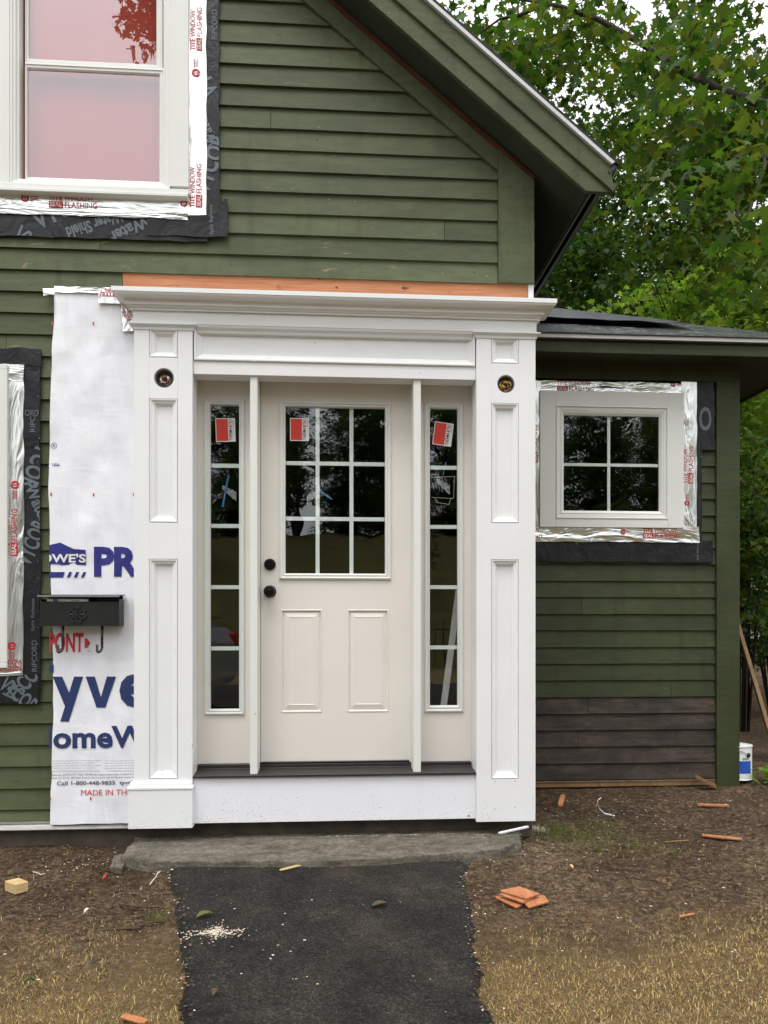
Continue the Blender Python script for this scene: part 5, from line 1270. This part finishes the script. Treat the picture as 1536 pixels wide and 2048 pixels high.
mb = MB(); mb.loops([[p + Vector((-.016, 0, -.0)), p + Vector((.016, 0, 0)), p + Vector((.016, .03, 0)), p + Vector((-.016, .03, 0))] for p in (p1, p1 + (p0 - p1) * .5, p0 + (p0 - p1) * .12)], 'old_wood', True, True, True)
tag(mb.build('wooden_stake', None, .002), 'long weathered wooden stake leaning by the corner of the side wing', 'stake')

# ------------------------------------------------------------------ trees
LEAF = np.array([(0, -.5), (.16, -.3), (.5, -.36), (.3, -.08), (.46, .18), (.2, .12), (0, .55), (-.2, .12), (-.46, .18), (-.3, -.08), (-.5, -.36), (-.16, -.3)])
def leafmesh(name, C, size, mat, parent, seed, droop=.5):
    r = np.random.RandomState(seed); n = len(C); k = len(LEAF); s = size * r.uniform(.6, 1.25, n)
    yaw = r.uniform(0, 2 * np.pi, n); pit = r.normal(.2, .55, n) + droop * .5; rol = r.normal(0, .5, n)
    x = LEAF[:, 0][None] * s[:, None]; y = LEAF[:, 1][None] * s[:, None]; z = -.22 * np.abs(x) - .25 * (y ** 2) / s[:, None]
    x, z = x * np.cos(rol)[:, None] - z * np.sin(rol)[:, None], x * np.sin(rol)[:, None] + z * np.cos(rol)[:, None]
    y, z = y * np.cos(pit)[:, None] + z * np.sin(pit)[:, None], -y * np.sin(pit)[:, None] + z * np.cos(pit)[:, None]
    x, y = x * np.cos(yaw)[:, None] - y * np.sin(yaw)[:, None], x * np.sin(yaw)[:, None] + y * np.cos(yaw)[:, None]
    V = np.stack([x, y, z], -1) + C[:, None]
    return npmesh(name, V.reshape(-1, 3), np.arange(n * k), k, mat, parent)
def clumps(r, centers, per, rad):
    out = []
    for c, q in centers:
        n = max(4, int(per * q)); d = r.normal(0, 1, (n, 3)); d /= np.linalg.norm(d, axis=1)[:, None] + 1e-9
        d *= (r.uniform(0, 1, n) ** .45)[:, None] * rad * q ** .5; d[:, 2] *= .5; out.append(np.array(c)[None] + d)
    return np.concatenate(out)
def tree(base_, H, trunk_r, blobs, nclump, per, crad, lsize, mat, seed, label, nlimb=7, lean=(0, 0), group=None, name='maple_tree', limbs_extra=()):
    """blobs = ellipsoids (cx,cy,cz, rx,ry,rz) relative to the base that the crown fills"""
    r = np.random.RandomState(seed); root = tag(empty(name, None, base_), label, 'tree', group)
    mb = MB(); top_ = np.array([lean[0], lean[1], H * .8]); P = []
    for i in range(9):
        t = i / 8; P.append((top_[0] * t ** 1.4 + .08 * math.sin(t * 7 + seed) * t, top_[1] * t ** 1.4 + .06 * math.cos(t * 5 + seed) * t, -.1 + (top_[2] + .1) * t))
    mb.tube(P, [trunk_r * (1.35 if i == 0 else 1 - .085 * i) for i in range(9)], 'bark', 10); mb.build('trunk', root, smooth=True)
    cents = []; vol = np.array([b[3] * b[4] * b[5] for b in blobs]); vol = vol / vol.sum()
    for b, v in zip(blobs, vol):
        for k in range(max(3 if b[3] < .6 else 1, int(nclump * v))):
            d = r.normal(0, 1, 3); d /= np.linalg.norm(d); d *= r.uniform(.0, 1) ** .38
            cents.append(((b[0] + d[0] * b[3], b[1] + d[1] * b[4], b[2] + d[2] * b[5]), r.uniform(.5, 1.5)))
    mb = MB()
    for k in range(nlimb):
        c, q = cents[r.randint(len(cents))]; t0 = r.uniform(.35, .95); i = int(t0 * 8); s = np.array(P[i]); c = np.array(c)
        mid = s + (c - s) * .5 + np.array([0, 0, .12 * np.linalg.norm(c - s)]) + r.normal(0, .15, 3); L = [s, s + (mid - s) * .5 + r.normal(0, .08, 3), mid, mid + (c - mid) * .5 + r.normal(0, .1, 3), c]
        a = trunk_r * r.uniform(.2, .42); mb.tube(L, [a, a * .8, a * .6, a * .4, a * .15], 'bark', 7)
        for w_ in range(3):
            c2 = c + r.normal(0, .5, 3); m_ = (np.array(L[2 + w_ % 2])); mb.tube([m_, (m_ + c2) / 2 + r.normal(0, .1, 3), c2], [a * .35, a * .25, a * .08], 'bark', 5)
    for Lx, Rx in limbs_extra: mb.tube([np.array(p) - np.array(base_) for p in Lx], Rx, 'bark', 9)
    mb.build('limbs', root, smooth=True)
    C = clumps(r, cents, per, crad); leafmesh('crown', C, lsize, mat, root, seed); return root, len(C)
def wp(px, py, dep):   # world point at a given distance along the view axis
    return CAM + ray(px, py) * dep
tot = 0
# far wood behind (several big maples)
far = [((3.6, 15, 0), 13, 'leaf_dark', 'dark maple rising straight behind the wing roof', 11), ((8.4, 14.0, 0), 13, 'leaf_mid', 'mid green maple at the right, furthest back', 12), ((-.5, 17, 0), 13, 'leaf_dark', 'dark maple hidden mostly behind the gable roof', 13)]
for b_, H, mat, lab, sd_ in far:
    _, k = tree(b_, H, .26, [(0, 0, 9.4, 3.5, 2.4, 6.6), (.3, 0, 4.4, 3.3, 2.2, 3.0)], 430, 80, .7, .16, mat, sd_, lab, 12); tot += k
# dark maple with the long limb crossing the top of the picture
lb = [wp(1640, 235, 6.4), wp(1536, 212, 6.5), wp(1440, 180, 6.6), wp(1370, 145, 6.7), wp(1280, 85, 6.9), wp(1200, 40, 7.1), wp(1120, 12, 7.3), wp(1060, 2, 7.5), wp(960, -14, 7.8)]
lb2 = [wp(1090, 8, 7.4), wp(1040, 30, 7.3), wp(1000, 38, 7.3), wp(960, 66, 7.3)]
lb3 = [wp(1330, 125, 6.8), wp(1320, 160, 6.8), wp(1300, 200, 6.8)]
b_ = (6.6, 3.4, 0)
spray = [(wp(1500, 330, 5.3), .42), (wp(1530, 500, 5.1), .34), (wp(1440, 235, 5.9), .4), (wp(1290, 60, 6.9), .5), (wp(1400, 120, 6.5), .4), (wp(1180, 60, 7.2), .45), (wp(1060, 40, 7.3), .45), (wp(1340, 230, 6.4), .35)]
sb_ = [(p.x - 6.6, p.y - 3.4, p.z, q_, q_, q_ * .6) for p, q_ in spray]
_, k = tree(b_, 9.5, .22, [(-3.3, 1.2, 7.4, 2.6, 1.0, 1.2), (-.7, .9, 7.6, 1.7, 1.1, 1.8), (-.7, .6, 5.4, .8, .7, 1.2), (-1.9, 1.4, 6.4, 1.3, .8, .8)] + sb_, 185, 46, .45, .115, 'leaf_mid', 21, 'near maple whose long bare limb crosses the top right of the picture', 0,
     limbs_extra=[([Vector((6.6, 3.4, 4.2))] + lb, [.07, .044, .038, .035, .031, .027, .023, .019, .014, .008]), (lb2, [.022, .018, .012, .006]), (lb3, [.014, .01, .004]), ([wp(1520, 212, 6.5), wp(1530, 330, 5.8), wp(1500, 420, 5.3), wp(1470, 470, 5.2)], [.016, .012, .008, .003])]); tot += k
# bright green maple in the middle distance
b_ = (5.2, 6.0, 0)
_, k = tree(b_, 6.2, .13, [(-.7, -.2, 4.75, 1.5, 1.2, 1.0), (.6, 0, 4.6, 1.4, 1.2, 1.6), (-.2, .2, 3.7, 1.6, 1.0, .9), (.9, .1, 6.0, .9, .9, .9), (-1.9, -.3, 4.1, .8, .8, .7)], 180, 56, .45, .105, 'leaf_bright', 31, 'bright green young maple just beyond the wing roof', 9); tot += k
b_ = (1.9, 9.5, 0)
_, k = tree(b_, 8, .2, [(.8, 0, 5.2, 1.8, 1.4, 2.0), (1.5, 0, 7.6, 2.2, 1.4, 1.6)], 150, 70, .55, .13, 'leaf_dark', 41, 'dark leafy maple directly behind the tip of the eave', 8, lean=(.8, 0)); tot += k
print('leaves', tot)
# shrubs right of the wing
def shrub(base_, R_, H, mat, seed, label, n=60, per=44, ls=.07):
    r = np.random.RandomState(seed); root = tag(empty('shrub', None, base_), label, 'shrub', 'shrubs beyond the corner of the wing'); mb = MB()
    for k in range(16):
        a = r.uniform(0, 6.28); q = r.uniform(.2, 1) * R_; mb.tube([(0.05 * math.cos(a), .05 * math.sin(a), 0), (q * .4 * math.cos(a), q * .4 * math.sin(a), H * .5), (q * math.cos(a) + r.normal(0, .05), q * math.sin(a), H * r.uniform(.7, 1))], [.014, .01, .003], 'bark', 5)
    mb.build('stems', root, smooth=True)
    cents = [((R_ * r.normal(0, .5), R_ * r.normal(0, .5), H * r.uniform(.28, 1.0)), r.uniform(.5, 1.3)) for k in range(n)]
    leafmesh('foliage', clumps(r, cents, per, .22), ls, mat, root, seed)
shrub((4.05, 3.2, .08), .5, 2.9, 'leaf_mid', 51, 'tall leafy shrub nearest the green corner post', 90)
shrub((5.0, 4.2, .08), .7, 2.2, 'leaf_dark', 52, 'dark lower shrub at the right edge behind the stake', 80)
shrub((6.2, 6.0, .08), .9, 2.6, 'leaf_mid', 53, 'leafy shrub in front of the white neighbouring house', 80)
# small weed by the can
rt = tag(empty('weed', None, pc + Vector((.16, -.1, 0))), 'small broad-leaved green weed growing beside the paint can', 'weed')
r = np.random.RandomState(3); C = r.normal(0, 1, (40, 3)) * np.array([.05, .04, .025]) + np.array([0, 0, .06]); leafmesh('leaves', C, .05, 'leaf_bright', rt, 4)
mb = MB(); [mb.tube([(0, 0, -.01), (.03 * math.cos(a), .03 * math.sin(a), .05)], .002, 'grass_green', 4) for a in (0, 1.5, 3, 4.5)]; mb.build('stems', rt)
# neighbour's white house
nh = tag(empty('house', None, (17, 21, 0)), 'white neighbouring house half hidden by leaves at the right edge', 'house')
mb = MB()
for k in range(24): mb.box(-4, 4, -.02 + .0, .0, 1.0 + k * .2, 1.0 + k * .2 + .19, 'far_white') if False else mb.loops([[(-4, .0 - .02, 1 + k * .2), (4, -.02, 1 + k * .2)], [(-4, .01, 1.2 + k * .2), (4, .01, 1.2 + k * .2)], [(-4, -.02, 1.2 + k * .2), (4, -.02, 1.2 + k * .2)]], 'far_white', False)
mb.box(-4, 4, .02, 6, 0, 5.8, 'far_white'); mb.build('wall', nh)
mb = MB(); mb.prism([(-4.4, 5.75), (4.4, 5.75), (4.4, 5.9), (0, 8.6), (-4.4, 5.9)], -.4, 6.4, 'far_roof'); mb.build('roof', nh)
for xx in (-2.4, 1.2):
    wn = MB(); wn.frame((xx, xx + 1.0, 2.6, 4.2), [(0, -.021), (0, -.06), (.1, -.06), (.1, -.02)], 'far_white', 'membrane'); wn.build('window', nh)

# ------------------------------------------------------------------ what the panes reflect, behind the viewer
src = {}
def copytree(o, loc, rz, sc, label, group):
    r = o.copy(); COL.objects.link(r); r.location = loc; r.rotation_euler = (0, 0, rz); r.scale = (sc,) * 3; r['label'] = label; r['group'] = group
    for ch in list(o.children): c = ch.copy(); COL.objects.link(c); c.parent = r
bases = [o for o in bpy.data.objects if o.get('category') == 'tree']
gt = 'trees across the lawn'
labs = ['leftmost tree of the row across the lawn', 'second tree from the left across the lawn', 'third tree from the left across the lawn', 'fourth tree across the lawn, opposite the door', 'fifth tree across the lawn', 'sixth tree across the lawn', 'seventh tree across the lawn', 'rightmost tree of the row across the lawn']
for k in range(8):
    x_ = -17.5 + k * 4.9; y_ = -27.5 - (k % 3) * 1.5
    copytree(bases[k % 2], (x_, y_, gh(x_, y_) - 1.6), k * 1.3, .62 + .06 * (k % 2), labs[k], gt)
bl_ = ['leftmost tree of the farther row behind the lawn', 'second tree of the farther row behind the lawn', 'third tree of the farther row behind the lawn', 'fourth tree of the farther row behind the lawn', 'fifth tree of the farther row behind the lawn', 'sixth tree of the farther row behind the lawn', 'rightmost tree of the farther row behind the lawn']
for k in range(7):
    x_ = -15 + k * 5.2; y_ = -32 - (k % 2); copytree(bases[(k + 1) % 2], (x_, y_, gh(x_, y_) - 2.5), k * 2.1 + 1, .66, bl_[k], gt)
# more maples standing behind those in view
for k, (x_, y_, sc_, l_) in enumerate(((.8, 21, 1.05, 'maple far behind, just left of the eave tip'), (6.2, 20, 1.1, 'maple far behind, filling the gap over the wing roof'), (11.5, 19, 1.05, 'maple far behind at the right edge of the picture'))):
    copytree(bases[(k + 1) % 2], (x_, y_, -.5), k * 2.4 + .7, sc_, l_, 'maples behind the house')
copytree(bases[0], (-1.3, -14.5, gh(-1, -14)), 2.0, 1.25, 'tall tree standing alone on the lawn in front of the house', gt) if False else None
# tree whose high leaves show in the upper pane
tree((-1.2, -9.5, gh(-1.2, -9.5)), 15.5, .26, [(-1.8, .4, 12.95, 1.5, 1.3, 1.8), (0.9, 0, 14.0, 2.2, 1.8, 2.0)], 110, 70, .6, .15, 'leaf_mid', 77, 'tall maple on the lawn whose crown is mirrored in the upper window', 8)
sb = [o for o in bpy.data.objects if o.get('category') == 'shrub']
for k, (x_, y_, sc_, l_) in enumerate(((-9, -18, 1.1, 'bush on the left of the lawn slope'), (-4.5, -21, 1.3, 'bush half way up the lawn slope'), (-1.5, -25, 1.5, 'bush at the top of the lawn slope'), (2.6, -19, .8, 'small bush on the lawn slope opposite the door'), (5.5, -24, 1.6, 'big bush at the top of the lawn slope on the right'), (9.5, -20, 1.2, 'bush on the right of the lawn slope'))):
    copytree(sb[k % 2], (x_, y_, gh(x_, y_)), k * 1.9, sc_, l_, 'bushes on the lawn slope')
ib = MB(); ib.loops([[Vector(p) + Vector(q_) for q_ in ((-.018, 0, 0), (.018, 0, 0), (.018, .02, 0), (-.018, .02, 0))] for p in (W(886, 1425, .20), W(918, 1180, .24))], 'far_white', True, True, True)
tag(ib.build('leaning_board', None, .002), 'narrow white board leaning inside behind the right sidelight', 'board')
# iron fence
fn = tag(empty('iron_fence', None, (0, -13, gh(0, -13))), 'black iron picket fence along the lawn', 'fence')
for k in range(3):
    mb = MB()
    for xx in range(12): x_ = -.6 + k * 2.4 + xx * .2; mb.tube([(x_, 0, 0), (x_, 0, 1.25 + .12 * math.sin(xx / 11 * math.pi))], .012, 'fence_iron', 5)
    for z in (.15, 1.1): mb.tube([(-.6 + k * 2.4, 0, z), (1.7 + k * 2.4, 0, z)], .016, 'fence_iron', 5)
    mb.build('fence_panel', fn)
# parked car
car = tag(empty('parked_car', None, (-4.0, -5.8, gh(-4, -5.8))), 'silver car parked on the drive facing the house wing', 'car'); car.rotation_euler = (0, 0, R(6)); car.scale = (1.2, 1.2, 1.22)
sec = [(-2.2, .55, .95, .62), (-2.1, .45, 1.0, .80), (-1.4, .35, 1.08, .88), (-.6, .3, 1.1, .9), (.8, .3, 1.1, .9), (1.7, .35, 1.08, .88), (2.05, .4, 1.02, .84), (2.15, .5, .9, .74)]
mb = MB(); mb.loops([[(x_, y_, z_) for y_, z_ in ((-hw_, (z0_ + z1_) / 2), (-hw_ * .96, z0_), (hw_ * .96, z0_), (hw_, (z0_ + z1_) / 2), (hw_ * .95, z1_), (-hw_ * .95, z1_))] for x_, z0_, z1_, hw_ in sec], 'car_paint', True, True, True); mb.build('body', car, .03, seg=3)
mb = MB(); mb.loops([[(x_, y_, z_) for y_, z_ in ((-hw_, 1.06), (hw_, 1.06), (hw_ * .8, z1_), (-hw_ * .8, z1_))] for x_, z1_, hw_ in ((-1.0, 1.08, .84), (-.3, 1.58, .82), (1.3, 1.62, .82), (2.0, 1.15, .8))], 'glass', True, True, True)
mb.build('windows', car, .02)
mb = MB(); mb.box(-.25, 1.45, -.62, .62, 1.60, 1.66, 'car_paint'); mb.build('car_roof', car, .03, seg=3)
for x_ in (-1.4, 1.35):
    for y_ in (-.86, .86):
        mb = MB(); mb.lathe((x_, y_ - .1, .34), (0, 1, 0), [(.22, 0), (.33, .01), (.34, .05), (.34, .15), (.33, .19), (.22, .2)], 'rubber', 24); wh = mb.build('wheel', car)
        mb = MB(); mb.lathe((x_, y_ - .105, .34), (0, 1, 0), [(.05, 0), (.2, .005), (.21, .02), (.21, .19), (.2, .205), (.05, .21)], 'alu', 16); mb.build('rim', wh)
for y_ in (-.68, .68): mb = MB(); mb.box(2.06, 2.17, y_ - .11, y_ + .11, .87, .99, 'tail_red'); mb.build('tail_light', car, .02)
bpy.context.view_layer.update()
